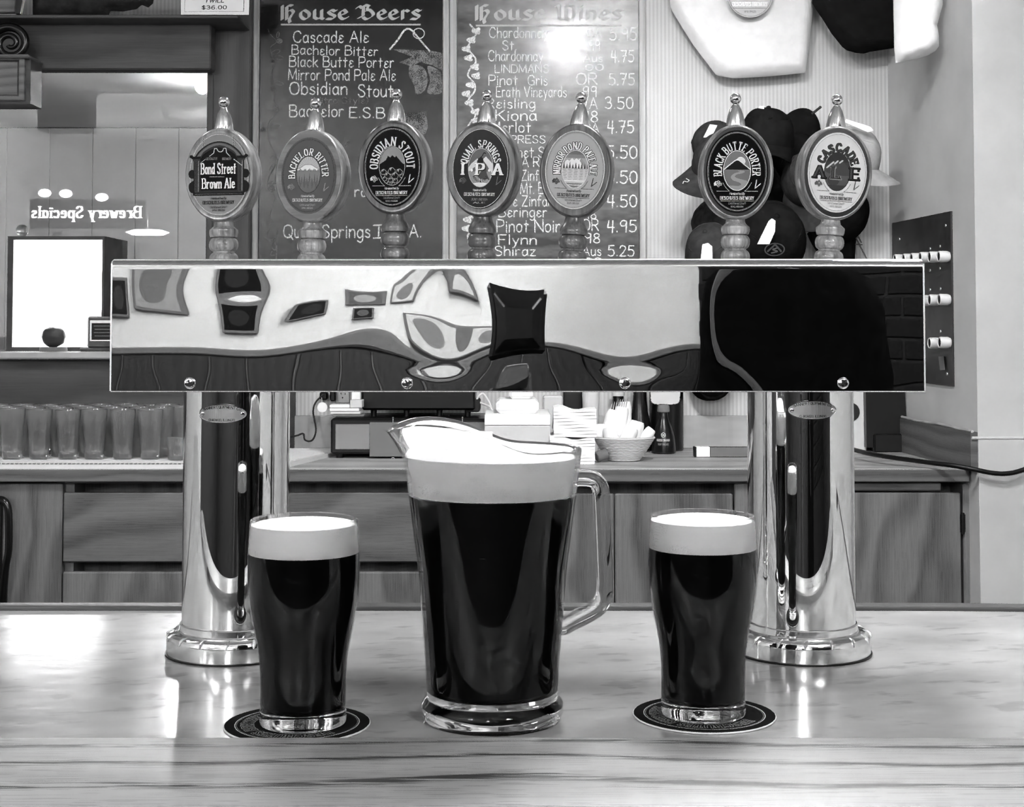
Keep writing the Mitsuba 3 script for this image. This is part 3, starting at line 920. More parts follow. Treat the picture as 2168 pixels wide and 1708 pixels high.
def hops(cx, cy, s):
    out = []
    for a, b in ((0, .5), (-.35, .2), (.35, .2), (-.2, -.15), (.2, -.15), (0, -.45), (.5, -.1)):
        out.append(ell(s * .26, s * .24, 14, cx + a * s, cy + b * s))
    leaf = Polygon([(cx - s, cy + .1 * s), (cx - .6 * s, cy + .6 * s), (cx - .1 * s, cy + .4 * s), (cx - .4 * s, cy - .3 * s), (cx - .9 * s, cy - .4 * s)])
    return out, leaf


def barley(cx, cy, s):
    out = []
    for k in range(6):
        out.append(affinity.rotate(ell(s * .10, s * .24, 10, cx - .1 * s + .05 * k * s, cy - .7 * s + k * .28 * s), -18))
    for k in range(5):
        out.append(affinity.rotate(ell(s * .09, s * .22, 10, cx + .05 * s + .20 * k * s, cy - .7 * s + k * .17 * s), -48))
    return unary_union(out)


def template(art, title, base, ink, pic, outline=None, title_arc=(190, -10), th=.23, style='serif', foot=True, ringcol=None, words=('Handcrafted By', 'DESCHUTES BREWERY', 'Unfiltered Draft', 'BEND, OREGON'), wordink=None, leafcol=None, hair=.012):
    """The common layout of the oval labels, in units of the label's half width."""
    wi = ink if wordink is None else wordink
    art.put(ell(1, 1.32, 96), base)
    if ringcol is not None:
        art.put(ring(.955, 1.265, .012, 96), ringcol)
        art.put(ring(.925, 1.235, .008, 96), ringcol)
    g = arc_text(title, .50, .70, title_arc[0], title_arc[1], th, style)
    if outline is not None:
        art.put(g.buffer(.020), outline)
    art.put(g, ink)
    pic(art)
    lc = ink if leafcol is None else leafcol
    hs, leaf = hops(-.60, -.40, .15)
    art.put(leaf, lc)
    for h in hs:
        art.put(h, base if base < 120 else 90).put(h.difference(h.buffer(-.014)), lc)
    art.put(barley(.60, -.40, .16), lc)
    if foot:
        for s in (-1, 1):
            art.put(line([(s * .66, -.63), (s * .24, -.63)], hair), wi)
            art.put(line([(s * .24, -.63), (s * .36, -.52), (s * .46, -.36)], hair, True), wi)
    art.put(affinity.translate(text(words[0], 'tiny', .075, .48, slant=14, align='center'), 0, -.745), wi)
    art.put(affinity.translate(text(words[1], 'serif', .10, 1.08, align='center'), 0, -.90), wi)
    if foot:
        art.put(line([(-.54, -.945), (.54, -.945)], hair), wi)
    art.put(affinity.translate(text(words[2], 'tiny', .075, .56, slant=14, align='center'), 0, -1.055), wi if abs(wi - base) < 100 else (wi + base) // 2)
    art.put(affinity.translate(text(words[3], 'tiny', .05, .40, align='center'), 0, -1.15), (wi * 2 + base) // 3)


def clipped(shapes, a=.43, b=.62, cy=.03):
    w = affinity.translate(ell(a, b, 72), 0, cy)
    return [(g.intersection(w), c) for g, c in shapes]


def oval(art, rimcol, pics, a=.45, b=.645, cy=.03):
    art.put(affinity.translate(ell(a, b, 72), 0, cy), rimcol)
    for g, c in clipped(pics, a - .022, b - .022, cy):
        art.put(g, c)


BIG = sbox(-1, -1, 1, 1)


def pine(x, y, h, w):
    out = []
    for k in range(4):
        yy = y + h * k * .22
        ww = w * (1 - k * .22)
        out.append(Polygon([(x - ww, yy), (x + ww, yy), (x, yy + h * .42)]))
    return unary_union(out)


def art_bachelor(a):
    rays = [(Polygon([(0, .2), (.9 * math.cos(t), .2 + .9 * math.sin(t)), (.9 * math.cos(t + .06), .2 + .9 * math.sin(t + .06))]), 150) for t in np.linspace(.1, PI - .1, 17)]
    mt = Polygon(smooth_pts([(-.5, .19), (-.3, .25), (-.16, .35), (0, .37), (.12, .35), (.3, .25), (.5, .18), (.5, .1), (-.5, .1)], 4))
    low = unary_union([sbox(-1, -1, 1, .14)] + [Polygon([(x - .035, .1), (x + .035, .1), (x, .20 + .03 * math.sin(x * 37))]) for x in np.linspace(-.45, .45, 19)])
    dk = unary_union([sbox(-1, -1, 1, -.28)] + [pine(x, -.35, .34 + .08 * math.sin(x * 29), .075) for x in np.linspace(-.42, .42, 10)])
    dk2 = unary_union([pine(x, -.5, .3 + .08 * math.sin(x * 17), .09) for x in np.linspace(-.36, .36, 6)] + [sbox(-1, -1, 1, -.44)])
    oval(a, 52, [(BIG, 176)] + rays + [(mt.buffer(.012), 60), (mt, 214), (low.buffer(.010), 60), (low, 116), (dk, 84), (dk2, 96)])


def art_obsidian(a):
    mt = Polygon([(-.6, -.02), (-.22, .22), (-.15, .36), (-.07, .30), (0, .38), (.09, .30), (.13, .36), (.34, .12), (.6, -.02), (.6, -.9), (-.6, -.9)])
    pics = [(BIG, 132), (mt, 14)]
    for x, y, s in ((-.3, -.17, .11), (-.02, -.14, .14), (.24, -.18, .13), (-.16, -.30, .12), (.10, -.30, .13), (.33, -.30, .08), (-.26, -.40, .09), (-.05, -.44, .09), (.12, -.46, .09), (-.12, -.54, .07), (.04, -.56, .07)):
        r = Polygon([(x - s, y - s * .3), (x - s * .5, y + s * .7), (x + s * .2, y + s * .9), (x + s, y + s * .2), (x + s * .7, y - s * .7), (x - s * .4, y - s * .8)])
        pics += [(r, 18), (r.difference(r.buffer(-.012)), 176), (Polygon([(x - s * .5, y + s * .6), (x + s * .1, y + s * .8), (x - s * .2, y)]), 150)]
    oval(a, 14, pics)
    a.put(affinity.translate(ring(.45, .645, .014), 0, .03), 190)


def art_quail(a):
    m1 = Polygon([(-.5, -.05), (-.34, .16), (-.12, .34), (-.02, .2), (-.4, -.1)])
    m2 = Polygon([(.06, .30), (.18, .40), (.6, -.02), (.5, -.3), (.2, .14)])
    bird = Polygon(smooth_pts([(-.06, .34), (.06, .30), (.08, .18), (.18, .05), (.24, -.2), (.36, -.4), (.24, -.34), (.12, -.36), (0, -.34), (-.14, -.2), (-.2, 0), (-.14, .16), (-.12, .28)], 4, True))
    hd = Polygon(smooth_pts([(-.10, .30), (0, .38), (.08, .32), (.08, .2), (0, .16), (-.1, .2)], 4, True))
    legs = unary_union([line([(-.02, -.34), (-.04, -.48)], .02), line([(.06, -.35), (.06, -.48)], .02), line([(-.12, -.5), (.16, -.5)], .02)])
    plume = line([(0, .38), (.06, .44), (.10, .52), (.16, .5)], .03, True)
    oval(a, 176, [(BIG, 92), (sbox(-1, -1, 1, -.10), 132), (m1, 196), (m2, 206), (bird, 66), (Polygon([(-.18, 0), (-.05, .1), (.02, -.1), (-.08, -.25)]), 150), (hd, 28), (plume, 30), (legs, 190), (ell(.5, .2, 40, 0, -.66), 206)])
    a.put(arc_text('INDIA PALE ALE', .33, .50, 215, 325, .07, 'tiny', 0, .03), 30)
    for s, x in (('I', -.62), ('P', -.0), ('A', .62)):
        g = affinity.translate(text(s, 'serif', .36, align='center'), x, -.20)
        g = affinity.scale(g, 1.15, 1, origin=(x, 0))
        a.put(affinity.translate(g, .02, -.02).buffer(.012), 20).put(g, 226)
    for x in (-.31, .31):
        a.put(ell(.045, .045, 16, x, -.06), 226)


def art_mirror(a):
    mt = Polygon([(-.5, .10), (-.28, .34), (-.2, .30), (-.12, .40), (-.04, .32), (.02, .40), (.1, .34), (.18, .42), (.44, .08), (.5, .05), (-.5, .05)])
    sh = Polygon([(.18, .42), (.44, .08), (.30, .08), (.14, .32)])
    trees = unary_union([pine(x, .04, .19 + .05 * math.sin(x * 31), .05) for x in np.linspace(-.38, .42, 9)])
    pics = [(BIG, 156), (sbox(-1, .40, 1, 1), 122), (sbox(-1, .52, 1, 1), 100), (mt, 226), (sh, 140), (trees, 70), (sbox(-1, -1, 1, .045), 190)]
    for k in range(7):
        y = .0 - k * .055
        pics.append((unary_union([sbox(x, y, x + .12, y + .018) for x in np.linspace(-.42 + .03 * (k % 2), .34, 5)]), 128 if k < 5 else 150))
    pics += [(sbox(-1, -.38, 1, -.35), 226), (sbox(-1, -1, 1, -.44), 120), (sbox(-1, -.52, 1, -.50), 220), (sbox(-1, -1, 1, -.56), 96)]
    oval(a, 206, pics)


def art_porter(a):
    mt = Polygon([(-.43, .06), (-.06, .34), (0, .37), (.06, .35), (.43, .06)])
    ln = unary_union([line([(-.45, .04), (-.08, .34), (0, .375), (.06, .36)], .034), line([(.06, .36), (.45, .05)], .03)])
    riv = Polygon(smooth_pts([(.02, .03), (.24, .02), (.20, -.05), (-.02, -.10), (-.06, -.18), (.10, -.24), (.32, -.30), (.38, -.44), (.2, -.62), (-.3, -.66), (-.36, -.46), (.04, -.46), (.13, -.40), (.04, -.34), (-.14, -.28), (-.2, -.16), (-.08, -.06), (.08, -.01)], 4, True))
    oval(a, 214, [(BIG, 112), (ell(.15, .15, 36, .12, .32), 214), (mt, 26), (sbox(-1, -1, 1, .045), 104), (riv, 140), (ln, 224)])


def art_cascade(a):
    oval(a, 46, [(BIG, 58), (sbox(-1, .35, 1, 1), 48), (Polygon([(-.6, .05), (-.22, .3), (0, .38), (.2, .34), (.6, 0), (.6, -1), (-.6, -1)]), 66), (Polygon(smooth_pts([(-.5, .02), (-.2, -.06), (.2, -.1), (.5, -.16), (.5, -.9), (-.2, -.5), (-.5, -.2)], 4, True)), 80),
              (ell(.2, .18, 30, -.12, -.26), 60), (sbox(-1, -1, 1, -.42), 54),
              (unary_union([line([(-.36, .14), (-.14, .34)], .05), line([(-.10, .28), (.0, .38)], .05), line([(.06, .32), (.16, .40)], .05)]), 190)])
    for s, x in (('A', -.60), ('L', -.02), ('E', .60)):
        g = affinity.scale(affinity.translate(text(s, 'serif', .38, align='center'), x, -.20), 1.2, 1, origin=(x, 0))
        a.put(affinity.translate(g.buffer(.022), .012, -.012), 120 if s == 'L' else 20).put(g, 40)
        a.put(g.buffer(-.03), 70)


def art_bond(a):
    a.put(ell(1, 1.32, 96), 120)
    a.put(ring(.965, 1.28, .012, 96), 196)
    for s in (-1, 1):                                       # chains
        for k in range(4):
            a.put(affinity.translate(ring(.035, .05, .018, 16), s * .50, .92 + k * .075), 28)
            a.put(affinity.translate(ring(.035, .05, .008, 16), s * .50 - .01, .92 + k * .075), 190)
    arch = Polygon(smooth_pts([(-.80, .50), (-.62, .74), (-.32, .95), (0, 1.02), (.32, .95), (.62, .74), (.80, .50)], 6))
    body = unary_union([arch, sbox(-.80, -.58, .80, .52)])
    inner = unary_union([Polygon(smooth_pts([(-.62, .46), (-.46, .68), (0, .86), (.46, .68), (.62, .46)], 6)), sbox(-.6, -.50, .6, .50)])
    scroll = unary_union([ell(.12, .14, 24, s * .88, .02) for s in (-1, 1)] + [Polygon(smooth_pts([(s * .80, -.2), (s * .98, -.3), (s * .96, -.52), (s * .8, -.56)], 5, True)) for s in (-1, 1)])
    a.put(scroll, 26).put(body.buffer(.03), 22).put(body, 44)
    band = arch.difference(Polygon(smooth_pts([(-.62, .46), (-.46, .72), (0, .90), (.46, .72), (.62, .46)], 6)))
    a.put(band.buffer(-.025), 92)
    a.put(inner, 12)
    for s in (-1, 1):
        a.put(sbox(s * .72 - .08, -.55, s * .72 + .08, .50), 60)
        for d in (-.045, 0, .045):
            a.put(line([(s * .72 + d, -.53), (s * .72 + d + .01, .48)], .014), 150 if d > 0 else 20)
        a.put(sbox(s * .74 - .15, .50, s * .74 + .15, .58), 20).put(sbox(s * .74 - .12, .44, s * .74 + .12, .50), 48)
        a.put(ell(.06, .05, 16, s * .90, .58), 20)
    g = line([(-.30, .58), (-.16, .68), (-.14, .82), (-.06, .82)], .02)
    g = g.union(line([(-.06, .82), (-.02, .74), (.06, .71), (.13, .74), (.16, .82)], .02, True)).union(line([(.16, .82), (.24, .82), (.26, .68), (.38, .56)], .02))
    a.put(g, 206)
    a.put(line([(-.58, .38), (-.44, .49)], .016), 190).put(line([(.50, .47), (.76, .27)], .020), 206)
    a.put(affinity.translate(text('DESCHUTES', 'tiny', .075, .36, align='center'), -.23, .46), 130)
    a.put(affinity.translate(text('BREWERY', 'tiny', .075, .30, align='center'), .27, .45), 130)
    a.put(affinity.translate(text('Bond Street', 'serif', .33, 1.14, align='center'), 0, .02), 226)
    a.put(affinity.translate(text('Brown Ale', 'serif', .31, 1.06, align='center'), 0, -.44), 226)
    a.put(line([(-.30, -.075), (.18, -.085)], .014), 206)
    a.put(sbox(-.84, -.66, .84, -.58), 20).put(line([(-.78, -.62), (.78, -.62)], .012), 110)
    a.put(affinity.translate(text('Handcrafted By', 'tiny', .07, .5, slant=14, align='center'), 0, -.79), 34)
    a.put(affinity.translate(text('DESCHUTES BREWERY', 'serif', .10, 1.02, align='center'), 0, -.94), 34)
    a.put(affinity.translate(text('Unfiltered Draft', 'tiny', .07, .56, slant=14, align='center'), 0, -1.07), 64)
    a.put(affinity.translate(text('BEND, OREGON', 'tiny', .05, .40, align='center'), 0, -1.16), 30)


def bachelor(a):
    template(a, 'BACHELOR BITTER', 78, 218, art_bachelor, 30, (188, -4), .23, ringcol=24, wordink=196, leafcol=130, hair=.006, foot=False)


def obsidian(a):
    template(a, 'OBSIDIAN STOUT', 10, 206, art_obsidian, None, (186, -6), .27, ringcol=150, wordink=206)


def quail(a):
    template(a, 'QUAIL SPRINGS', 38, 216, art_quail, None, (168, 14), .24, ringcol=None, wordink=196, leafcol=90, hair=.006, foot=False, words=('Handcrafted By', 'DESCHUTES BREWERY', 'BEND, OREGON', 'ALE'))
    a.put(ring(.985, 1.305, .016, 96), 196)


def mirror(a):
    template(a, 'MIRROR POND PALE ALE', 158, 230, art_mirror, 34, (192, -12), .23, ringcol=None, wordink=52, leafcol=58)
    a.put(ring(.95, 1.265, .01, 96), 110).put(ring(1.0, 1.32, .02, 96), 210)


def porter(a):
    template(a, 'BLACK BUTTE PORTER', 8, 226, art_porter, None, (191, -11), .25, ringcol=150, wordink=214)


def cascade(a):
    template(a, 'CASCADE', 214, 60, art_cascade, 26, (158, 20), .25, wordink=70, leafcol=84)
    a.put(ring(.955, 1.265, .010, 96), 120)


def stem_prof(kind):
    """Turned wooden neck and beads below the oval, as (radius, z) from the oval's centre, in metres; the lowest end is behind the header."""
    p = [(.0085, -.040), (.0092, -.0465), (.0098, -.0495)]
    if kind == 0:      # sharp flared collar
        p += [(.0118, -.0515), (.0137, -.0530), (.0140, -.0545), (.0138, -.0575), (.0128, -.0603)]
    else:              # soft bell
        p += [(.0108, -.0520), (.0124, -.0545), (.0138, -.0575), (.0140, -.0600), (.0132, -.0622)]
    z = p[-1][1]
    while z > -.128:
        for a in np.linspace(-.45 * PI, .45 * PI, 9):
            p.append((.0098 + .0044 * math.cos(a), z - .0074 - .0068 * math.sin(a) / math.sin(.45 * PI)))
        z -= .0148
    p += [(.010, z - .003), (0, z - .003)]
    return p[::-1]


# px centre of the oval (x, y), half height px, yaw, roll, stem kind, label scale, ring tone
TAPS = [
    ('brown ale', 474, 372, 100.5, 9, .4, 0, (.0308, .0405), art_bond, 'turned_wood', 'wood', 'beer tap with a dark street sign on a grey oval, leftmost of the seven'),
    ('bitter', 664, 374.5, 100, 13, -1.2, 0, (.0281, .0372), bachelor, 'turned_wood', 'pale', 'beer tap with a white mountain over a grey forest, second from the left'),
    ('stout', 838, 356, 100.5, 10, -.4, 1, (.0290, .0392), obsidian, 'turned_wood_dark', 'wood', 'beer tap with a black oval of peaks and rocks, third from the left'),
    ('ipa', 1026, 360, 102, 15, -2.0, 1, (.0284, .0390), quail, 'turned_wood_dark', 'wood', 'beer tap with a bird between large white letters, middle of the seven'),
    ('pale ale', 1222, 363, 100.5, 11, -3.4, 1, (.0292, .0382), mirror, 'turned_wood_dark', 'dark', 'beer tap with a light grey oval of peaks above a lake'),
    ('porter', 1557, 366, 101.5, 2, -.5, 0, (.0300, .0402), porter, 'turned_wood', 'black', 'beer tap with a dark butte and moon on a black oval'),
    ('ale', 1764, 368, 101, -4, -3.6, 0, (.0292, .0390), cascade, 'turned_wood', 'black', 'beer tap with a white oval and large dark letters, rightmost of the seven'),
]
for nm, px, py, hh, yaw, roll, sk, (la, lb), fn, wood, tone, lab in TAPS:
    k = thing('beer_tap', lab, 'beer tap')
    c = P(px, py, YH)
    Hh = hh * PXM
    Wh = Hh * .775
    th = .0125
    R = euler(0, -roll, 0) @ euler(0, 0, -yaw)

    def put(name, mesh, bs, smooth=35, parent=k, **kw):
        v, f = mesh.mesh() if isinstance(mesh, MB) else mesh
        return part(parent, name, (np.asarray(v) @ R.T + c, f), bs, smooth, **kw)

    # oval body: (scale, depth) rings; depth runs away from the viewer along +y
    rings = [(0, -th), (.90, -th), (.945, -th - .0004), (.972, -th + .0008), (.99, -th + .003), (1.0, -th + .007), (1.0, th - .006), (.985, th - .002), (.95, th), (0, th)]
    n = 72
    a = np.arange(n) * 2 * PI / n
    v = np.array([[[s * Wh * math.cos(q), d, s * Hh * math.sin(q)] for q in a] for s, d in rings]).reshape(-1, 3)
    i, j = np.meshgrid(np.arange(len(rings) - 1), np.arange(n), indexing='ij')
    q = np.stack([i * n + j, i * n + (j + 1) % n, (i + 1) * n + (j + 1) % n, (i + 1) * n + j], -1).reshape(-1, 4)
    body = put('oval_body', (v, q[:, ::-1]), wood, 28)
    if tone in ('black', 'dark', 'pale'):
        s0 = {'black': (.885, .93), 'dark': (.90, .95), 'pale': (.91, .95)}[tone]
        inset = slab(ell(Wh * s0[0], Hh * s0[1], 72), 0, .0006, ((0, -th - .0002, 0), (1, 0, 0), (0, 0, 1), (0, -1, 0)))
        put('inset_ring', inset, {'black': 'black_gloss', 'dark': 'turned_wood_dark', 'pale': 'wood_pale'}[tone], 20, parent=body)
    lbl = slab(ell(la, lb, 72), 0, .0006, ((0, -th - .0009, 0), (1, 0, 0), (0, 0, 1), (0, -1, 0)))
    plate = put('label_plate', lbl, 'black_plastic', 20)
    art = Art()
    fn(art)
    w = lb / 1.32
    art.build(num(plate + '__print'), (R @ [0, -th - .0015, 0] + c, R @ [la / w, 0, 0], R @ [0, 0, 1], R @ [0, -1, 0]), w, .000022, .00004, 'label_gloss')
    put('stem', lathe(stem_prof(sk), 40), wood, 40)
    fz = Hh - .003
    fin = [(.0092, fz), (.0094, fz + .002), (.0090, fz + .006), (.0078, fz + .0125), (.0058, fz + .0185), (.0036, fz + .0225), (.0026, fz + .0238)]
    ferrule = lathe(fin, 48)
    vv = ferrule[0].copy()
    ang = np.arctan2(vv[:, 1], vv[:, 0])
    wgt = np.clip(1 - (vv[:, 2] - fz) / .010, 0, 1)
    vv[:, :2] *= (1 + .035 * wgt * np.sin(ang * 14))[:, None]
    put('ferrule', (vv, ferrule[1]), 'chrome', 60)
    ball = [(.0026, fz + .0232), (.0030, fz + .0246)] + [(.0055 * math.cos(t_), fz + .0292 + .0056 * math.sin(t_)) for t_ in np.linspace(-.95, PI / 2, 12)]
    put('finial', lathe(ball, 32), 'chrome', 60)

# ------------------------------------------------------------------ drinks
S3 = 1 / 3.223


def pint(pxc, pyb, Yc, label, scale=1.0):
    """A tulip pint of stout. Glass is one closed solid; beer and foam touch its inner wall."""
    k = thing('pint_glass', label, 'pint glass')
    m = .1527 / 1358 * scale
    xc = X(pxc, Yc, 1300)
    c = np.array([xc, Yc, ZB + .0016])
    outer = [(131, 357), (140, 361), (200, 364.5), (280, 369), (350, 373), (430, 375), (500, 374), (570, 371.5), (640, 366), (710, 357), (780, 345), (840, 333), (900, 320), (960, 308), (1020, 298.5), (1080, 291.5), (1140, 288), (1220, 286), (1300, 286), (1380, 287), (1430, 289), (1462, 289)]
    zo = lambda y: (1489 - y) * m
    prof_o = [(r * m, zo(y)) for y, r in outer][::-1]
    base = [(0, .0012), (.70 * 289 * m, .0012), (.80 * 289 * m, .0), (.93 * 289 * m, .0002), (.985 * 289 * m, .0013)]
    wall = lambda y: 11 + 9 * max(0, (y - 700) / 700) ** 1.5
    ofun = lambda y: np.interp(y, [a for a, _ in outer], [b for _, b in outer])
    yi = [126, 131, 200, 280, 350, 430, 500, 570, 640, 710, 780, 840, 900, 960, 1020, 1080, 1140, 1220, 1300, 1345]
    inner = [((ofun(max(y, 131)) - (7 if y < 128 else wall(y))) * m, zo(y)) for y in yi]
    r_in = inner[-1][0]
    floor = [(r_in * .96, zo(1368)), (r_in * .82, zo(1384)), (r_in * .5, zo(1388)), (0, zo(1388))]
    prof = base + prof_o + [((357 - 3) * m, zo(127.5))] + inner + floor
    part(k, 'glass', lathe(prof, 80, c), 'glass', smooth=50)
    e = .00022
    ifun = lambda y: np.interp(y, yi, [a for a, _ in inner])
    y0 = {0: 352}.get(0)
    ys = [y for y in yi if y > y0]
    beer = [(0, zo(1388) - e), (r_in * .5, zo(1388) - e), (r_in * .82, zo(1384) - e), (r_in * .96 + e, zo(1368) - e)] + [(ifun(y) + e, zo(y)) for y in ys[::-1]] + [(ifun(y0) + e, zo(y0)), (0, zo(y0))]
    part(k, 'beer', lathe(beer, 80, c), 'stout', smooth=50)
    fm = [(0, zo(y0)), (ifun(y0) + e, zo(y0) + .00001), (ifun(280) + e, zo(280)), (ifun(200) + e, zo(200)), (ifun(165) + e, zo(165)), (ifun(160) - .002, zo(157)), (ifun(150) * .8, zo(148)), (ifun(150) * .45, zo(141)), (0, zo(139))]
    part(k, 'foam', lathe(fm, 80, c), 'foam', smooth=45)
    return c


cl = pint(643, 1530, 1.137, 'pint glass of black stout with a foam head, left of the pitcher', .988)
cr = pint(1488, 1510, 1.163, 'pint glass of black stout with a foam head, right of the pitcher', .985)


def coaster(c, ox, turn, label):
    k = thing('coaster', label, 'coaster')
    o = np.array([c[0] + ox[0], c[1] + ox[1], ZB])
    part(k, 'card', lathe([(0, 0), (.0536, 0), (.0543, .0004), (.0543, .0011), (.0536, .0015), (0, .0015)], 72, o), 'paper_grey', smooth=30)
    a = Art()
    a.put(ell(.0536, .0536, 96), 26)
    a.put(ring(.0462, .0462, .0007, 96), 170).put(ring(.0448, .0448, .0004, 96), 120)
    t = arc_text('DESCHUTES BREWERY', .0325, .0325, 200, 20, .0085, 'serif')
    a.put(t.buffer(.0005).difference(t.buffer(-.0001)), 120)
    a.put(affinity.translate(text('BEND, OREGON', 'tiny', .0034, .030, align='center'), 0, -.0185), 110)
    for q, w in ((1, .034), (2, .020)):
        a.put(sbox(-w / 2, -.0190 - q * .0070, w / 2, -.0175 - q * .0070), 74)
    r = math.radians(turn)
    a.build(num(k + '__print'), (o, (math.cos(r), math.sin(r), 0), (-math.sin(r), math.cos(r), 0), (0, 0, 1)), 1, .000012, .00152)


coaster(cl, (-.0045, .002), 118, 'round black coaster under the left pint')
coaster(cr, (.001, .003), 128, 'round black coaster under the right pint')

# the pitcher
YP = 1.158
M = 1.15 / F / 2.405
k = thing('pitcher', 'clear glass pitcher of dark beer with a thick foam head between the pints', 'pitcher')
pc = np.array([X(1042.5, YP, 1300), YP, ZB])
zo = lambda y: (1549 - y) * M
outer = [(1549, 338), (1530, 351), (1505, 359), (1485, 360), (1465, 356), (1445, 343), (1432, 334), (1420, 331), (1400, 331.5), (1300, 338), (1200, 346), (1000, 362), (800, 377), (600, 404), (420, 428), (330, 439), (280, 445), (240, 449), (215, 452), (196, 455), (189, 455)]
pf = [(r * M, zo(y)) for y, r in outer]
ofun = lambda z: np.interp(z, [a[1] for a in pf], [a[0] for a in pf])
wall = .0042
inn_z = [zo(y) for y in (188, 215, 240, 280, 330, 420, 600, 800, 1000, 1200, 1300, 1385)]
fl_z = zo(1412)
inn = [(ofun(z) - (.0034 if z > zo(250) else wall), z) for z in inn_z]
r_in = inn[-1][0]
prof = [(0, .003), (.78 * 338 * M, .003), (.86 * 338 * M, .0002), (.96 * 338 * M, 0)] + pf + [((455 - 10) * M, zo(183))] + inn + [(r_in * .97, fl_z + .0016), (r_in * .86, fl_z), (0, fl_z)]
prof = np.array(prof)
NA = 128
al = np.arange(NA) * 2 * PI / NA
spout = PI + .10
dal = np.abs((al - spout + PI) % (2 * PI) - PI)
dg = np.degrees(dal)
raise_ = np.interp(dg, [0, 12, 25, 40, 60, 79, 95, 108, 180], [.0125, .0150, .0190, .0210, .0195, .0138, .0050, 0, 0])
raise_ = np.convolve(np.concatenate([raise_[-3:], raise_, raise_[:3]]), np.ones(7) / 7, 'valid')
bulge = .0118 * np.exp(-(dg / 24) ** 2) + .003 * np.exp(-((dg - 30) / 26) ** 2)
vs = []
for r, z in prof:
    w = np.clip((z - .176) / (.2035 - .176), 0, 1)
    w2 = np.clip((z - .186) / (.2035 - .186), 0, 1) ** 1.4
    rr = r + bulge * w2 * (1.0 if r > .03 else 0)
    if z > .2025:
        rr = rr + .0005 * np.exp(-(dg / 30) ** 2)
    zz = z + raise_ * w ** 1.2
    vs.append(np.column_stack([pc[0] + rr * np.cos(al), pc[1] + rr * np.sin(al), np.full(NA, pc[2]) + zz]))
vs = np.array(vs)
i, j = np.meshgrid(np.arange(len(prof) - 1), np.arange(NA), indexing='ij')
q = np.stack([i * NA + j, i * NA + (j + 1) % NA, (i + 1) * NA + (j + 1) % NA, (i + 1) * NA + j], -1).reshape(-1, 4)
v = vs.reshape(-1, 3)
f = np.vstack([q[:, [0, 1, 2]], q[:, [0, 2, 3]]])
tri = v[f]
f = f[np.linalg.norm(np.cross(tri[:, 1] - tri[:, 0], tri[:, 2] - tri[:, 0]), axis=1) > 1e-14]
part(k, 'glass', (v, f), 'glass', smooth=50)
# handle: a rounded bar bent in the pitcher's plane
path = np.array([(1008, 338), (1045, 336), (1082, 338), (1112, 352), (1131, 382), (1140, 425), (1146, 560), (1152, 720), (1157, 860), (1154, 925), (1138, 968), (1105, 1002), (1050, 1032), (990, 1062), (938, 1092)], float)
path = smooth_pts(path, 5)
pts = np.column_stack([pc[0] + (path[:, 0] - 585) * M, np.full(len(path), YP), ZB + zo(path[:, 1])])
tg = np.gradient(pts, axis=0); tg /= np.linalg.norm(tg, axis=1, keepdims=True)
nrm = np.column_stack([-tg[:, 2], np.zeros(len(tg)), tg[:, 0]])
hw, hd = .0066, .0085
ca = np.arange(20) * 2 * PI / 20
sq = lambda c_: np.sign(c_) * np.abs(c_) ** .62
cs, sn = sq(np.cos(ca)), sq(np.sin(ca))
hv = pts[:, None] + hw * cs[None, :, None] * nrm[:, None] + hd * sn[None, :, None] * np.array([0, 1.0, 0])
for e_ in (0, -1):        # the ends lie on the wall
    h = hv[e_]
    rr = ofun(h[:, 2] - ZB) + .00005
    h[:, 0] = pc[0] + np.sqrt(np.maximum(rr ** 2 - (h[:, 1] - YP) ** 2, 1e-9))
ns = 20
i, j = np.meshgrid(np.arange(len(pts) - 1), np.arange(ns), indexing='ij')
q = np.stack([i * ns + j, i * ns + (j + 1) % ns, (i + 1) * ns + (j + 1) % ns, (i + 1) * ns + j], -1).reshape(-1, 4)
hv2 = hv.reshape(-1, 3)
nh = len(hv2)
hv2 = np.vstack([hv2, hv[0].mean(0), hv[-1].mean(0)])
jj = np.arange(ns)
hf = np.vstack([q[:, [0, 1, 2]], q[:, [0, 2, 3]], np.stack([jj * 0 + nh, (jj + 1) % ns, jj], 1), np.stack([jj * 0 + nh + 1, nh - ns + jj, nh - ns + (jj + 1) % ns], 1)])
hm = trimesh.Trimesh(hv2, hf, process=False)
if hm.volume < 0:
    hf = hf[:, ::-1]
part(k, 'handle', (hv2, hf), 'glass', smooth=50)
e = .00022
zb_ = zo(420)
ifun = lambda z: np.interp(z, [a[1] for a in inn][::-1], [a[0] for a in inn][::-1])
beer = [(0, fl_z - e), (r_in * .86, fl_z - e), (r_in * .97 + e, fl_z + .0016 - e)] + [(a + e, z) for a, z in inn[::-1] if z < zb_ - .001] + [(ifun(zb_) + e, zb_), (0, zb_)]
part(k, 'beer', lathe(beer, 96, pc), 'stout', smooth=50)
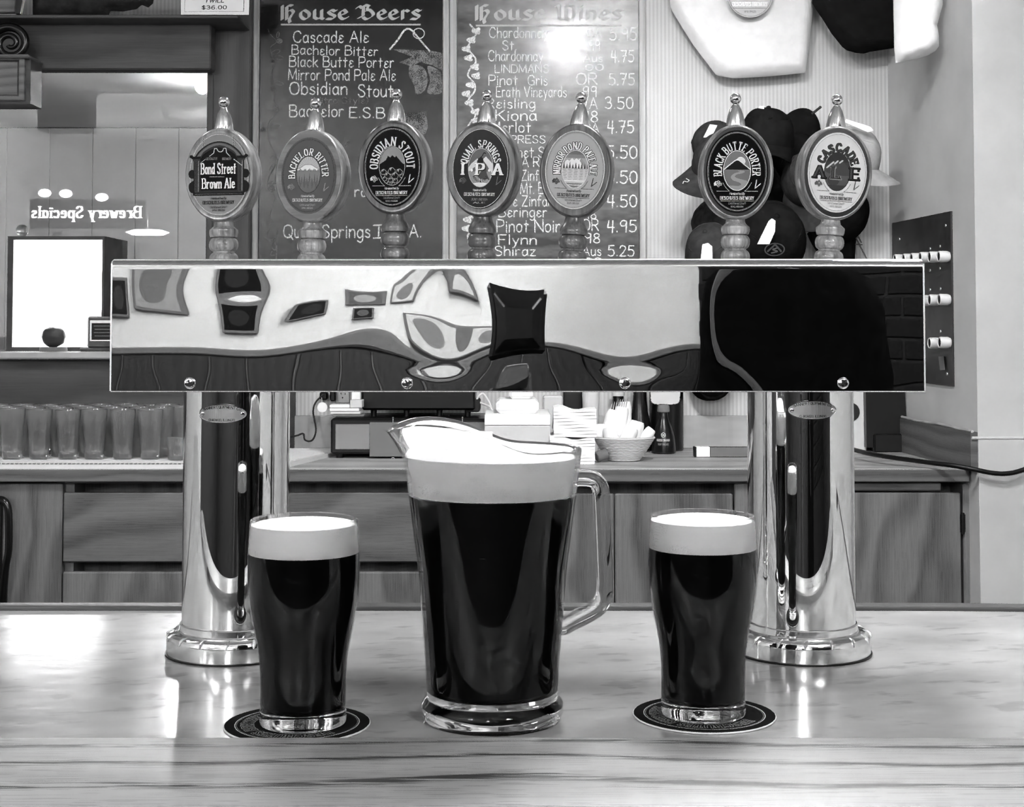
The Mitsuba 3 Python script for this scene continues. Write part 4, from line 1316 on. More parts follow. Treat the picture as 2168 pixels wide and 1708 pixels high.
# the head rises inside the spout and clings to its wall
zt = zo(226)
wall_z = [zb_, zo(330), zo(280), zo(240), zo(215), zo(198)]
fm = [(0, zb_)] + [(ifun(z) + e, z + (.00001 if i == 0 else 0)) for i, z in enumerate(wall_z)] + [(ifun(zo(198)) - .0012, zo(195)), (ifun(zo(205)) - .0022, zo(205)), (ifun(zt) - .0040, zt), (.04, zt + .0012), (0, zt + .0015)]
vs = []
for r, z in fm:
    w = np.clip((z - .176) / (.2035 - .176), 0, 1)
    w2 = np.clip((z - .186) / (.2035 - .186), 0, 1) ** 1.4
    near = np.clip((r - .045) / .012, 0, 1)
    rr = r + bulge * w2 * near
    far = np.clip((np.sin(al) - .02) / .25, 0, 1)
    ze = z + raise_ * w ** 1.2
    cap = zt - .0008 if r > ifun(z) - .0005 else zt
    if z > .176 and r > .045 and z != zt:
        ze = far * ze + (1 - far) * min(z, cap)
        rr = np.where(far < .5, np.minimum(rr, ifun(zt) + e), rr)
    elif z == zt:
        ze = z + raise_ * .25 * far
    vs.append(np.column_stack([pc[0] + rr * np.cos(al), pc[1] + rr * np.sin(al), pc[2] + ze]))
vs = np.array(vs)
i, j = np.meshgrid(np.arange(len(fm) - 1), np.arange(NA), indexing='ij')
q = np.stack([i * NA + j, i * NA + (j + 1) % NA, (i + 1) * NA + (j + 1) % NA, (i + 1) * NA + j], -1).reshape(-1, 4)
v = vs.reshape(-1, 3)
f = np.vstack([q[:, [0, 1, 2]], q[:, [0, 2, 3]]])
tri = v[f]
f = f[np.linalg.norm(np.cross(tri[:, 1] - tri[:, 0], tri[:, 2] - tri[:, 0]), axis=1) > 1e-14]
part(k, 'foam', (v, f), 'foam', smooth=45)

# ------------------------------------------------------------------ back counter and cabinets
YF = 3.885                     # cabinet faces
XE = 1.158                     # right end of the counter
k = thing('back_counter', 'long wooden back counter with raised backsplash behind the tap tower', 'counter')
part(k, 'worktop', cbox(-2.4, XE, YC, YW - .002, ZC - .031, ZC, .003), 'wood_worktop', smooth=False)
part(k, 'front_edge', cbox(-2.4, XE, YC - .006, YC, ZC - .033, ZC - .0015, .002), 'wood_edge', smooth=False)
zb = Z(880, YW - .02)
struct('trim_7', cbox(XP1 - .1, 1.10, YW - .022, YW - .002, ZC, zb, .002), 'wood_worktop', 'pale wooden backsplash along the striped wall', cat='trim')
side = np.array([(1.101, YW - .022), (1.148, 3.80), (1.166, 3.80), (1.121, YW - .022)])
sp = trimesh.creation.extrude_polygon(Polygon(side), zb - ZC, engine='earcut')
struct('trim_8', (np.asarray(sp.vertices) + [0, 0, ZC], sp.faces), 'wood_edge', 'wooden backsplash along the right wall', cat='trim')
part('trim_8', 'cap_strip', tube(np.column_stack([np.linspace(1.108, 1.153, 9), np.linspace(YW - .03, 3.80, 9), zb + .003 + .002 * np.sin(np.linspace(0, 12, 9))]), .004, 8), 'wood_worktop', smooth=40, label='pale sealing strip on the side backsplash')


def zc(py):
    return Z(py, YF - .02)


def xc(px):
    return X(px, YF - .02, 1130)


def cabinet(label, x0, x1, fronts, hinge=None, knob=None):
    k = thing('base_cabinet', label, 'cabinet')
    mb = MB().box(x0, x1, YF + .10, YW - .01, .1, ZC - .034).box(x0, x1, YF + .12, YW - .02, 0, .1)
    mb.box(x0, x0 + .022, YF + .002, YF + .1005, .1, ZC - .034).box(x1 - .022, x1, YF + .002, YF + .1005, .1, ZC - .034).box(x0 + .0215, x1 - .0215, YF + .002, YF + .1005, .1, .12)
    part(k, 'carcass', mb, 'wood_v', smooth=False)
    for kind, a, b, y0, y1, wood in fronts:
        part(k, kind, cbox(xc(a), xc(b), YF - .02, YF + .0, zc(y1), zc(y0), .003), wood, smooth=False)
    return k


c1 = cabinet('wooden cabinet with a tall door at the far left under the glasses', -2.3, xc(132), [('door', -260, 131, 1024, 1330, 'wood_v')])
c2 = cabinet('wooden cabinet with wide drawers behind the left column', xc(133), xc(1049), [('rail_board', 133, 1049, 1018.5, 1023, 'wood_h'), ('drawer', 133, 1047, 1043, 1190, 'wood_h'), ('drawer', 133, 1047, 1211, 1420, 'wood_v')])
c3 = cabinet('wooden cabinet with vertical-grained doors behind the pitcher handle', xc(1050), xc(1598), [('rail_board', 1050, 1598, 1018.5, 1023, 'wood_h'), ('door', 1052, 1300, 1045, 1420, 'wood_v'), ('door', 1302, 1552, 1045, 1420, 'wood_v'), ('stile', 1556, 1597, 1024, 1420, 'wood_v')])
c4 = cabinet('wooden cabinet with a single hinged door at the right end', xc(1599), xc(2060), [('stile', 1600, 1640, 1024, 1420, 'wood_v'), ('door', 1642, 2035, 1043, 1420, 'wood_v'), ('stile', 2040, 2060, 1024, 1420, 'wood_v'), ('rail_board', 1642, 1994, 1022, 1039, 'wood_h')])
h = part(c4, 'hinge', MB().add(tube([(xc(2038), YF - .024, zc(1130)), (xc(2038), YF - .024, zc(1085))], .0045, 8)).box(xc(2033), xc(2044), YF - .0215, YF - .018, zc(1126), zc(1089)), 'black_plastic', smooth=40)
k = 'base_cabinet__door'
hp = smooth_pts([P(-14, 1060, YF - .03), P(4, 1058, YF - .055), P(16, 1072, YF - .06), P(19, 1110, YF - .06), P(18, 1165, YF - .058), P(12, 1200, YF - .055), P(8, 1250, YF - .045), P(7, 1290, YF - .022)], 6)
k = part(k, 'handle', tube(hp, .0095, 10), 'black_gloss', smooth=40, label='black curved door handle')
part('base_cabinet__door', 'handle_plate', cbox(X(-30, YF - .02, 1150), X(6, YF - .02, 1150), YF - .03, YF - .0205, Z(1300, YF), Z(1050, YF), .002), 'black_plastic', smooth=False)

# glass mat and glasses
k = thing('bar_mat', 'white ribbed bar mat under the rows of clean glasses', 'mat')
xm0, xm1 = -2.2, X(603, YC + .02, 975)
zm = ZC + .012
v = np.array([(xm0, YC + .006, 0), (xm1, YC + .006, 0), (xm1 + .115, 4.33, 0), (xm0, 4.33, 0)])
pg = trimesh.creation.extrude_polygon(Polygon(v[:, :2]), .010, engine='earcut')
part(k, 'sheet', (np.asarray(pg.vertices) + [0, 0, ZC], pg.faces), 'white_plastic', smooth=False)
mb = MB()
for x in np.arange(-1.42, xm1 - .005, .0112):
    mb.box(x, x + .0072, YC + .009, YC + .016, ZC + .0101, ZC + .0125, .001)
part(k, 'edge_ribs', mb, 'mid_grey', smooth=False, kind='stuff')
for i, yy in enumerate(np.arange(3.90, 4.32, .03)):
    part(k, 'rib', cbox(xm0, xm1 + (yy - 3.86) * .24 - .01, yy, yy + .006, ZC + .010, ZC + .012, .001), 'white_plastic', smooth=False)
go = [(0, .0), (.021, 0), (.0235, .002), (.0245, .012), (.0262, .045), (.0300, .085), (.0330, .118), (.0338, .130)]
gi = [(.0326, .1305), (.0318, .118), (.0287, .085), (.0248, .045), (.0232, .020), (.020, .014), (0, .0135)]


def refine(pf, d):
    out = [pf[0]]
    for a_, b_ in zip(pf[:-1], pf[1:]):
        n_ = max(1, int(math.hypot(b_[0] - a_[0], b_[1] - a_[1]) / d))
        out += [(a_[0] + (b_[0] - a_[0]) * t_ / n_, a_[1] + (b_[1] - a_[1]) * t_ / n_) for t_ in range(1, n_ + 1)]
    return out


from meshkit import fbm as nfbm
gv, gf = lathe(refine(go, .005) + gi, 44)
wet = (nfbm(gv * 260, 2) - .5) * np.clip((gv[:, 2] - .01) / .02, 0, 1) * np.clip((.122 - gv[:, 2]) / .01, 0, 1) * (np.hypot(gv[:, 0], gv[:, 1]) > np.interp(gv[:, 2], [a_[1] for a_ in go[1:]], [a_[0] for a_ in go[1:]]) - .0004)
gv[:, :2] *= (1 + .055 * wet)[:, None]
gl = [mikit.ply((gv, gf), 'hazy_glass', smooth=True)]
r2 = random.Random(3)
spots = []
for r, (yy, off) in enumerate([(3.99, 0), (4.065, .036), (4.14, .0), (4.215, .036)]):
    n = 12 if r < 3 else 10
    for c in range(n):
        x = X(318 + r * 10, yy, 900) - c * .0725 - off
        if x > X(-30, yy, 900):
            spots.append((x, yy, r, c))
spots += [(X(340, 4.06, 900), 4.06, 9, 0), (X(385, 4.12, 900), 4.12, 9, 1), (X(352, 4.2, 900), 4.2, 9, 2)]
rowname = {0: 'front row of clean glasses', 1: 'second row of clean glasses', 2: 'third row of clean glasses', 3: 'back row of clean glasses', 9: 'clean glasses at the end of the mat'}
ORD = ['first', 'second', 'third', 'fourth', 'fifth', 'sixth', 'seventh', 'eighth', 'ninth', 'tenth', 'eleventh', 'twelfth']
ENDS = ['tall clear glass standing apart behind the short tumbler', 'tall clear glass nearest the left column', 'tall clear glass at the back of the right end of the white mat']
for x, y, r, c in spots:
    key = thing('clean_glass', ENDS[c] if r == 9 else f'clear glass, {ORD[c]} from the right in the {["front", "second", "third", "back"][r]} row on the white mat', 'glass', rowname[r])
    s = 1 + .03 * (r2.random() - .5)
    scene[key] = {**gl[0], 'to_world': T().translate([x + .004 * (r2.random() - .5), y, ZC + .0121]).scale([s, s, s])}
key = thing('clean_glass', 'short clear tumbler in front at the right end of the white mat', 'glass')
go2 = [(0, 0), (.021, 0), (.0232, .003), (.0242, .03), (.0255, .058), (.0246, .0585), (.0232, .03), (.0222, .012), (0, .0105)]
scene[key] = mikit.ply(lathe(go2, 28, (X(375, 3.97, 930), 3.97, ZC + .0121)), 'hazy_glass', smooth=50)

# lit panel, stone, plaque and glass ball on the ledge
YS = 4.33
k = thing('light_panel', 'boxy dark framed screen glowing white on the ledge', 'screen')
x0, x1, z1 = X(15, YS, 620), X(220, YS, 620), Z(500, YS)
xi0, xi1, zi0, zi1 = X(27, YS, 620), X(215.5, YS, 620), Z(735, YS), Z(507.5, YS)
mb = MB().box(x0, xi0, YS, YS + .25, ZS, z1).box(xi1, x1, YS, YS + .25, ZS, z1).box(xi0, xi1, YS, YS + .25, ZS, zi0).box(xi0, xi1, YS, YS + .25, zi1, z1).box(x0, x1, YS + .21, YS + .26, ZS, z1)
part(k, 'case', mb, 'panel_dark', smooth=False)
key = num(k + '__screen')
v, f = cbox(xi0, xi1, YS + .016, YS + .02, zi0, zi1)
scene[key] = mikit.ply((v, f), 'white_plastic', emitter=emit(L_SCREEN))
k = thing('stone', 'dark rounded stone on a small base before the glowing screen', 'stone')
c = P(112, 711, 4.312)
s = trimesh.creation.icosphere(3, 1.0)
from meshkit import fbm as nfbm
vv = s.vertices * [.035, .018, .031]
vv[:, 2] = np.where(vv[:, 2] > .022, .022 + (vv[:, 2] - .022) * .6, vv[:, 2])
vv = vv * (1 + .35 * (nfbm(s.vertices * 1.6 + 5, 4)[:, None] - .5))
part(k, 'rock', (vv + [c[0], c[1] + .006, ZS + .012 + .030], s.faces), 'panel_dark', smooth=True)
part(k, 'base', lathe([(0, 0), (.040, 0), (.041, .003), (.039, .011), (.036, .0125), (0, .0125)], 32, (c[0], c[1] + .006, ZS), sy=.42), 'mid_grey', smooth=40)
k = thing('plaque', 'small upright award plaque on the ledge half behind the tap tower', 'plaque')
xa, xb = X(186, 4.315, 700), X(262, 4.315, 700)
part(k, 'block', cbox(xa, xb, 4.308, 4.33, ZS + .010, Z(670, 4.31), .004), 'wood_post', smooth=30)
part(k, 'foot', cbox(xa - .02, xb + .02, 4.303, 4.345, ZS, ZS + .0105, .003), 'wood_post', smooth=30)
part(k, 'bright_rim', slab(sbox(xa + .008, Z(722, 4.31), xb - .008, Z(678, 4.31)), 0, .0008, ((0, 4.3079, 0), (1, 0, 0), (0, 0, 1), (0, -1, 0))), 'satin_steel', smooth=False)
pl = part(k, 'nameplate', slab(sbox(xa + .013, Z(719, 4.31), xb - .012, Z(684, 4.31)), .0008, .0014, ((0, 4.3079, 0), (1, 0, 0), (0, 0, 1), (0, -1, 0))), 'black_plastic', smooth=False)
for i in range(4):
    part(pl, 'engraved_line', slab(sbox(xa + .019 + .003 * (i % 2), Z(690 + 7 * i, 4.31) - .0012, xb - .018, Z(690 + 7 * i, 4.31) + .0012), .0014, .0017, ((0, 4.3079, 0), (1, 0, 0), (0, 0, 1), (0, -1, 0))), 'mid_grey', smooth=False)
s = trimesh.creation.icosphere(3, .0178)
single('glass_ball', (s.vertices + [X(47, YS + .03, 486), YS + .03, z1 + .0178], s.faces), 'glass', 'small clear glass ball on top of the glowing screen', 'glass ball', smooth=True)

# carved sign with scroll, card and cloths at the upper left
YG = 4.18
k = thing('carved_sign', 'dark carved wooden sign with scroll top at the left edge of the frame', 'sign')
a0, a1, za, zb_ = X(-60, YG, 170), X(51, YG, 170), Z(212, YG), Z(122, YG)
m = .02
part(k, 'face', cbox(a0, X(34, YG, 170), YG + .012, YG + .05, Z(199, YG), Z(130, YG)), 'wood_pale', smooth=False)
mb = MB().box(X(39, YG, 170), a1, YG, YG + .05, za, zb_, .002).box(a0, a1, YG, YG + .05, za, Z(203, YG), .002).box(a0, a1, YG, YG + .05, Z(127, YG), zb_, .002)
part(k, 'frame', mb, 'wood_pale', smooth=False)
part(k, 'box', cbox(a0, X(61, YG, 170), YG + .014, yb - .002, Z(219, YG), Z(120, YG), .002), 'wood_beam', smooth=False)
part(k, 'ledge', MB().box(a0, X(64, YG, 120), YG - .012, yb - .002, Z(124, YG), Z(116, YG), .004), 'wood_pale', smooth=False)
sp = []
cx_, cz_ = X(14, YG, 88), Z(88, YG)
for t_ in np.linspace(0, 3.6 * PI, 60):
    rr = .008 + .0040 * t_
    sp.append((cx_ - rr * math.cos(t_ + .8), YG + .03, cz_ - rr * math.sin(t_ + .8) * .95))
part(k, 'scroll', tube(sp, np.linspace(.006, .013, 60), 10), 'black_gloss', smooth=40)
part(k, 'scroll_core', moved(lathe([(0, -.02), (.03, -.02), (.034, -.012), (.034, .02), (0, .02)], 28), euler(90, 0, 0), (cx_, YG + .05, cz_)), 'wood_beam', smooth=40)

YQ = 4.19
k = thing('price_card', 'white price card on the shelf above the wooden post', 'card')
fr = (P(383, 31, YQ), (1, 0, .012), (0, 0, 1), (0, -1, 0))
s = YQ / F
part(k, 'card', slab(Polygon([(0, 0), (145 * s, -2 * s), (147 * s, 100 * s), (0, 100 * s)]), -.0012, 0, fr), 'paper', smooth=False)
a = Art()
a.put(line([(8 * s, 100 * s), (8 * s, 6 * s), (134 * s, 5 * s)], .8 * s), 150).put(line([(134 * s, 6 * s), (136 * s, 100 * s)], 1.2 * s), 70)
a.put(affinity.translate(text('$36.00', 'bold', 7.5 * s, 53 * s), 45 * s, 11 * s), 60)
a.put(affinity.translate(text('TWILL', 'bold', 8 * s, 41 * s, slant=12), 51 * s, 25.5 * s), 60)
a.build(num(k + '__print'), fr, 1, .00004, .0003)
cl_ = Polygon([(62, 31), (62, -70), (330, -70), (318, 2), (308, 11), (294, 5), (283, 14), (256, 19), (227, 18), (223, 28), (150, 29)])


def cloth_prism(pg, Y, th, puff=.0, seed=0):
    """A hanging garment: outline in photograph pixels at distance Y, with thickness and soft folds."""
    q = Polygon([(X(x, Y, y), Z(y, Y)) for x, y in pg.exterior.coords[:-1]])
    q = q.buffer(.004).buffer(-.004)
    q = q.segmentize(.012)
    x0, y0, x1, y1 = q.bounds
    pts = [p for p in q.exterior.coords[:-1]]
    for xx in np.arange(x0, x1, .014):
        for yy in np.arange(y0, y1, .014):
            if q.contains(Point(xx, yy)) and q.exterior.distance(Point(xx, yy)) > .006:
                pts.append((xx, yy))
    pts = np.array(pts)
    from scipy.spatial import Delaunay
    tr = Delaunay(pts).simplices
    cen = pts[tr].mean(1)
    tr = tr[[q.contains(Point(*c)) for c in cen]]
    e1, e2 = pts[tr[:, 1]] - pts[tr[:, 0]], pts[tr[:, 2]] - pts[tr[:, 0]]
    s_ = e1[:, 0] * e2[:, 1] - e1[:, 1] * e2[:, 0]
    tr = np.where((s_ < 0)[:, None], tr[:, ::-1], tr)
    dist = np.array([q.exterior.distance(Point(*p)) for p in pts])
    fold = nfbm(np.column_stack([pts[:, 0] * 9, pts[:, 1] * 3.5, np.full(len(pts), seed * 3.7)]), 3) - .45
    out = th * np.clip(dist / .02, 0, 1) ** .6 + puff * fold * np.clip(dist / .03, 0, 1)
    n = len(pts)
    front = np.column_stack([pts[:, 0], Y + th - out, pts[:, 1]])
    back = np.column_stack([pts[:, 0], np.full(n, Y + th + .004), pts[:, 1]])
    nb = len(q.exterior.coords) - 1
    i = np.arange(nb)
    j = (i + 1) % nb
    ccw = q.exterior.is_ccw
    walls = np.vstack([np.stack([i, i + n, j], 1), np.stack([j, i + n, j + n], 1)])
    if not ccw:
        walls = walls[:, ::-1]
    return np.vstack([front, back]), np.vstack([tr, tr[:, ::-1] + n, walls])


single('folded_cloth', cloth_prism(cl_, 4.24, .03, .012, 2), 'cloth_charcoal', 'dark cloth lying on the shelf left of the price card', 'cloth', smooth=True)
k = single('leaning_board', MB().box(X(-40, 4.25, 10), X(36, 4.25, 10), 4.24, 4.26, Z(28, 4.25), Z(-60, 4.25), .003), 'wood_pale', 'pale board on the shelf at the top left corner', 'board', smooth=False)
single('shelf_bracket', MB().add(slab(Polygon([(X(36, 4.23, 10), Z(31, 4.23)), (X(46, 4.23, 10), Z(31, 4.23)), (X(62, 4.23, 10), Z(-60, 4.23)), (X(40, 4.23, 10), Z(-60, 4.23))]), 0, .02, ((0, 4.235, 0), (1, 0, 0), (0, 0, 1), (0, -1, 0)))), 'black_plastic', 'black slanted strip beside the pale board on the shelf', 'bracket', smooth=False)

# ------------------------------------------------------------------ blackboards
YB = 4.43


def board(label, px0, px1, f0, f1, face='slate'):
    k = thing('blackboard', label, 'blackboard')
    z0, z1 = Z(705, YB), Z(-42, YB)
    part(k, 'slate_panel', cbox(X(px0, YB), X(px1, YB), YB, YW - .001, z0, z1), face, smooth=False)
    for a, b in (f0, f1):
        part(k, 'frame_side', cbox(X(a, YB), X(b, YB), YB - .012, YW - .001, z0 - .02, z1 + .02, .003), 'wood_frame', smooth=False)
    for zz in (z0, z1 + .02):
        part(k, 'frame_rail', cbox(X(px0, YB) + .0005, X(px1, YB) - .0005, YB - .012, YW - .001, zz - .02, zz, .003), 'wood_frame', smooth=False)
    return k


SB = YB / F


def bp(px, py):
    return np.array([X(px, YB, 300), Z(py, YB)])


def chalk_line(out, s, x0, x1, base, cap, slope=0.0, jit=.10, style='chalk'):
    g = text(s, style, cap * SB, (x1 - x0) * SB, jitter=jit)
    g = affinity.rotate(g, slope, origin=(0, 0))
    o = bp(x0, base)
    out += polys(affinity.translate(g, o[0], o[1]))


def flat(parent, name, shapes, bs, off, label=None):
    mb = MB()
    for p in shapes:
        for q in polys(p):
            try:
                v, f = tri2d(q)
            except Exception:
                continue
            mb.add(np.column_stack([v[:, 0], np.full(len(v), YB - off), v[:, 1]]), f[:, ::-1] if False else f)
    return part(parent, name, mb, bs, smooth=False, label=label)


def words(k, out):
    for g in out:
        flat(k, 'chalk_words', [g], 'chalk', .0012)


def bl(pts, w, sm=True):
    q = [bp(*p) for p in pts]
    return line(smooth_pts(q, 5) if sm else q, w * SB)


k = board('blackboard of house beers with white chalk lettering, left of the two', 546, 936, (532, 545.5), (936.5, 950))
k1 = k
o = bp(593, 41)
flat(k, 'title', [affinity.translate(fraktur('House Beers', 31 * SB, 298 * SB), o[0], o[1]), sbox(*bp(593, 54), *bp(890, 50.5))], 'title_paint', .0010, 'grey painted blackletter title with a line below')
out = []
for s, x0, x1, b_, c, sl in (('Cascade Ale', 620, 780, 90, 24, 0), ('Bachelor Bitter', 617, 800, 115, 20, -1), ('Black Butte Porter', 612, 834, 141, 22, -.5), ('Mirror Pond Pale Ale', 610, 838, 169, 23, -.4), ('Obsidian', 613, 735, 200, 26, 0), ('Stout', 758, 832, 205, 26, 0),
                             ('Bachelor', 613, 727, 247, 25, 0), ('E.S.B.', 740, 823, 249, 22, -1), ('Quail Springs', 602, 785, 503, 27, 0), ('P.', 832, 856, 503, 26, 0), ('A.', 868, 893, 502, 26, 0), ('ra', 752, 778, 416, 22, 0)):
    q_ = []
    chalk_line(q_, s, x0, x1, b_, c, sl)
    out.append(MultiPolygon(q_))
out += [unary_union([line([bp(792, 477), bp(813, 476)], 3 * SB), line([bp(792, 504), bp(813, 503)], 3 * SB), line([bp(803, 477), bp(802, 503)], 3 * SB)])]
words(k, out)
out = []
chalk_line(out, '(Nitro Style)', 657, 780, 219, 13)
vine = [(566, 62), (570, 72), (584, 88), (572, 100), (575, 120), (580, 135), (574, 150), (577, 170), (582, 190), (580, 215), (588, 232), (570, 258), (566, 275), (570, 300), (582, 325), (586, 345), (572, 370), (566, 400), (583, 415), (578, 435), (573, 460), (580, 468), (572, 478)]
out.append(bl(vine, 1.5))
for x, y, s in ((590, 87, 7), (575, 128, 6), (578, 189, 6), (584, 231, 7), (556, 274, 7), (575, 400, 8)):
    out.append(affinity.translate(ell(s * SB, s * .8 * SB, 14), *bp(x, y)))
for x, y, a_, l in ((587, 74, 80, 7), (583, 110, 20, 10), (590, 122, -10, 10), (590, 176, -15, 10), (583, 268, 15, 12), (581, 291, -30, 6), (577, 336, 40, 9), (588, 333, -40, 7), (576, 356, 60, 9), (580, 386, 25, 9)):
    out.append(affinity.translate(affinity.rotate(ring(l * SB, l * .45 * SB, 1.2 * SB, 20), a_), *bp(x, y)))
for pts in (((572, 485), (566, 500), (576, 508), (588, 498)), ((564, 503), (580, 512), (590, 488)), ((580, 508), (578, 525), (586, 528), (584, 512)), ((578, 532), (574, 540), (582, 540)), ((588, 520), (587, 548))):
    out.append(bl(pts, 2.2))
for x, y, a_ in ((735, 305, 30), (770, 330, 60)):
    out.append(affinity.translate(affinity.rotate(ring(8 * SB, 4 * SB, 1.2 * SB, 20), a_), *bp(x, y)))
flat(k, 'faint_drawing', out, 'chalk_faint', .0010, 'faint chalk vine and small words')
out = [bl(((825, 104), (842, 84), (854, 66), (864, 61), (873, 66), (880, 74)), 4), bl(((880, 74), (895, 92), (909, 108)), 3.5), affinity.translate(ring(13 * SB, 12 * SB, 2 * SB, 24), *bp(886, 71))]
flat(k, 'peak_drawing', out, 'chalk', .0013, 'chalk peak with a moon')
sm = [Polygon([bp(*p) for p in ((828, 104), (908, 107), (936, 112), (936, 150), (915, 138), (890, 132), (868, 140), (845, 132), (872, 120), (850, 112))]), Polygon([bp(*p) for p in smooth_pts([(868, 138), (895, 142), (905, 165), (900, 190), (882, 200), (876, 180), (866, 160)], 4, True)]),
      Polygon([bp(*p) for p in smooth_pts([(905, 140), (930, 150), (936, 170), (934, 197), (905, 197), (910, 170)], 4, True)]), Polygon([bp(*p) for p in ((850, 240), (902, 236), (906, 270), (899, 290), (855, 286))])]
for g in sm:
    flat(k, 'chalk_smudge', [g], 'chalk_faint', .0008, 'rubbed chalk')

k = board('blackboard of house wines with prices, right of the two', 967, 1354, (951, 966.5), (1354.5, 1369), 'slate_hazed')
o = bp(1006, 42)
flat(k, 'title', [affinity.translate(fraktur('House Wines', 32 * SB, 313 * SB), o[0], o[1]), sbox(*bp(1007, 56), *bp(1318, 52.5))], 'title_paint', .0010, 'painted blackletter title with a line below')
out = []
for s, x0, x1, b_, c in (('Chardonnay', 1036, 1160, 80, 22), ('St.', 1064, 1094, 106, 20), ('Chardonnay', 1034, 1150, 129, 22), ('LINDMANS', 1048, 1162, 154, 17), ('Pinot', 1035, 1096, 180, 21), ('Gris', 1118, 1159, 180, 21), ('Erath Vineyards', 1051, 1200, 205, 22), ('Reisling', 1030, 1133, 229, 20),
                         ('Kiona', 1050, 1136, 255, 22), ('Merlot', 1038, 1124, 280, 22), ('CYPRESS', 1048, 1155, 303, 16), ('Cabernet S', 1030, 1153, 333, 22), ('A R', 1105, 1142, 353, 20), ('Zinfandel', 1104, 1190, 382, 22), ('Mt. E', 1102, 1150, 410, 24), ('White Zinfandel', 1036, 1200, 436, 22), ('Beringer', 1056, 1158, 459, 21),
                         ('Pinot Noir', 1052, 1186, 491, 26), ('Flynn', 1056, 1136, 517, 20), ('Shiraz', 1048, 1134, 541, 20), ('CA', 1243, 1274, 79, 18), ('99', 1248, 1271, 107, 21), ('Aus', 1236, 1276, 131, 16), ('00', 1240, 1278, 149, 13), ('OR', 1221, 1265, 179, 24), ('99', 1235, 1264, 205, 22), ('WA', 1222, 1265, 230, 23), ('98', 1232, 1266, 258, 23),
                         ('CA', 1236, 1268, 281, 20), ('OR', 1233, 1267, 488, 24), ('98', 1238, 1270, 514, 20), ('98', 1236, 1262, 463, 20), ('Aus', 1233, 1272, 541, 20), ('5.95', 1292, 1349, 85, 26), ('4.75', 1294, 1343, 131, 24), ('5.75', 1290, 1344, 180, 24), ('3.50', 1281, 1341, 230, 24), ('4.75', 1286, 1342, 281, 25), ('5.50', 1284, 1349, 335, 26), ('5.50', 1284, 1349, 388, 26),
                         ('4.50', 1285, 1348, 438, 25), ('4.95', 1285, 1347, 491, 24), ('5.25', 1287, 1342, 542, 22), ('P', 1060, 1076, 572, 22), ('99', 1238, 1272, 568, 22)):
    q_ = []
    chalk_line(q_, s, x0, x1, b_, c)
    out.append(MultiPolygon(q_))
words(k, out)
out = []
yy = 52
vx = []
rr = random.Random(11)
while yy < 552:
    vx.append((998 + 8 * math.sin(yy * .11) + 2 * rr.random(), yy)); yy += 9
out.append(bl(vx, 3.6))
for q, yy in enumerate(range(66, 552, 19)):
    cx_ = 997 + 11 * math.sin(yy * .21 + q)
    for w in range(7):
        out.append(affinity.translate(ell(4.2 * SB, 4.2 * SB, 10), *bp(cx_ + 5.5 * math.cos(w), yy + 1.2 * w - 4)))
flat(k, 'grape_drawing', [unary_union(out)], 'chalk', .0011, 'chalk grape vine')

# ------------------------------------------------------------------ shirts and caps on the striped wall
k = thing('t_shirt', 'white t-shirt with a round printed badge hanging above the caps', 't-shirt')
s1 = Polygon([(1421, 8), (1428, 22), (1470, 90), (1519, 154), (1528, 157), (1556, 162), (1630, 158), (1710, 150), (1717, 95), (1728, 2), (1728, -110), (1415, -110)])
part(k, 'body', cloth_prism(s1, 4.385, .032, .022, 5), 'cloth_white', smooth=True)
a = Art()
s = 4.345 / F
a.put(ell(48 * s, 48 * s, 64), 186).put(ring(46 * s, 46 * s, 1.2 * s, 64), 120)
a.put(affinity.translate(text('DESCHUTES BREWERY', 'serif', 8 * s, 74 * s, align='center'), 0, -23 * s).buffer(.0006), 236)
a.put(line([(-34 * s, -28 * s), (34 * s, -28 * s)], 1.2 * s), 110)
a.put(affinity.translate(text('BEND, OREGON', 'tiny', 3.6 * s, 24 * s, align='center'), 0, -37 * s), 90)
o = P(1588, -10, 4.345)
bv_ = slab(ell(48 * s, 48 * s, 48), -.006, 0, (o, (1, 0, 0), (0, 0, 1), (0, -1, 0)))
pt = part(k, 'badge', bv_, 'cloth_grey', smooth=False)
a.build(num(pt + '__print'), (o, (1, 0, 0), (0, 0, 1), (0, -1, 0)), 1, .00008, .0004)
s2 = Polygon([(1726, 0), (1730, 8), (1748, 34), (1768, 66), (1790, 93), (1800, 101), (1818, 106), (1836, 108), (1850, 104), (1900, 96), (1915, 80), (1918, -110), (1722, -110)])
single('t_shirt', cloth_prism(s2, 4.33, .04, .01, 8), 'cloth_black', 'black t-shirt hanging between the two white ones', 't-shirt', smooth=True)
s3 = Polygon([(1899, 0), (1901, 100), (1904, 128), (1950, 119), (1972, 112), (1988, 103), (1996, 93), (1996, 70), (1992, 48), (2004, 4), (2008, -110), (1896, -110)])
single('t_shirt', cloth_prism(s3, 3.93, .035, .02, 13), 'cloth_white', 'white shirt sleeve hanging beside the right wall', 't-shirt', smooth=True)
k = thing('hanging_rail', 'metal rail above the frame that the shirts hang from', 'rail')
zr = Z(-104, 4.38)
part(k, 'rod', tube([(X(1390, 4.40), 4.412, zr), (1.118, 4.412, zr)], .008, 10), 'dull_steel', smooth=40)
part(k, 'arm', tube([(X(1950, 3.96), 3.96, Z(-104, 3.95)), (1.154, 3.96, Z(-104, 3.95))], .008, 10), 'dull_steel', smooth=40)
part(k, 'bracket', MB().box(X(1392, 4.40), X(1396, 4.40), 4.41, YW - .001, zr - .02, zr + .012), 'dull_steel', smooth=False)


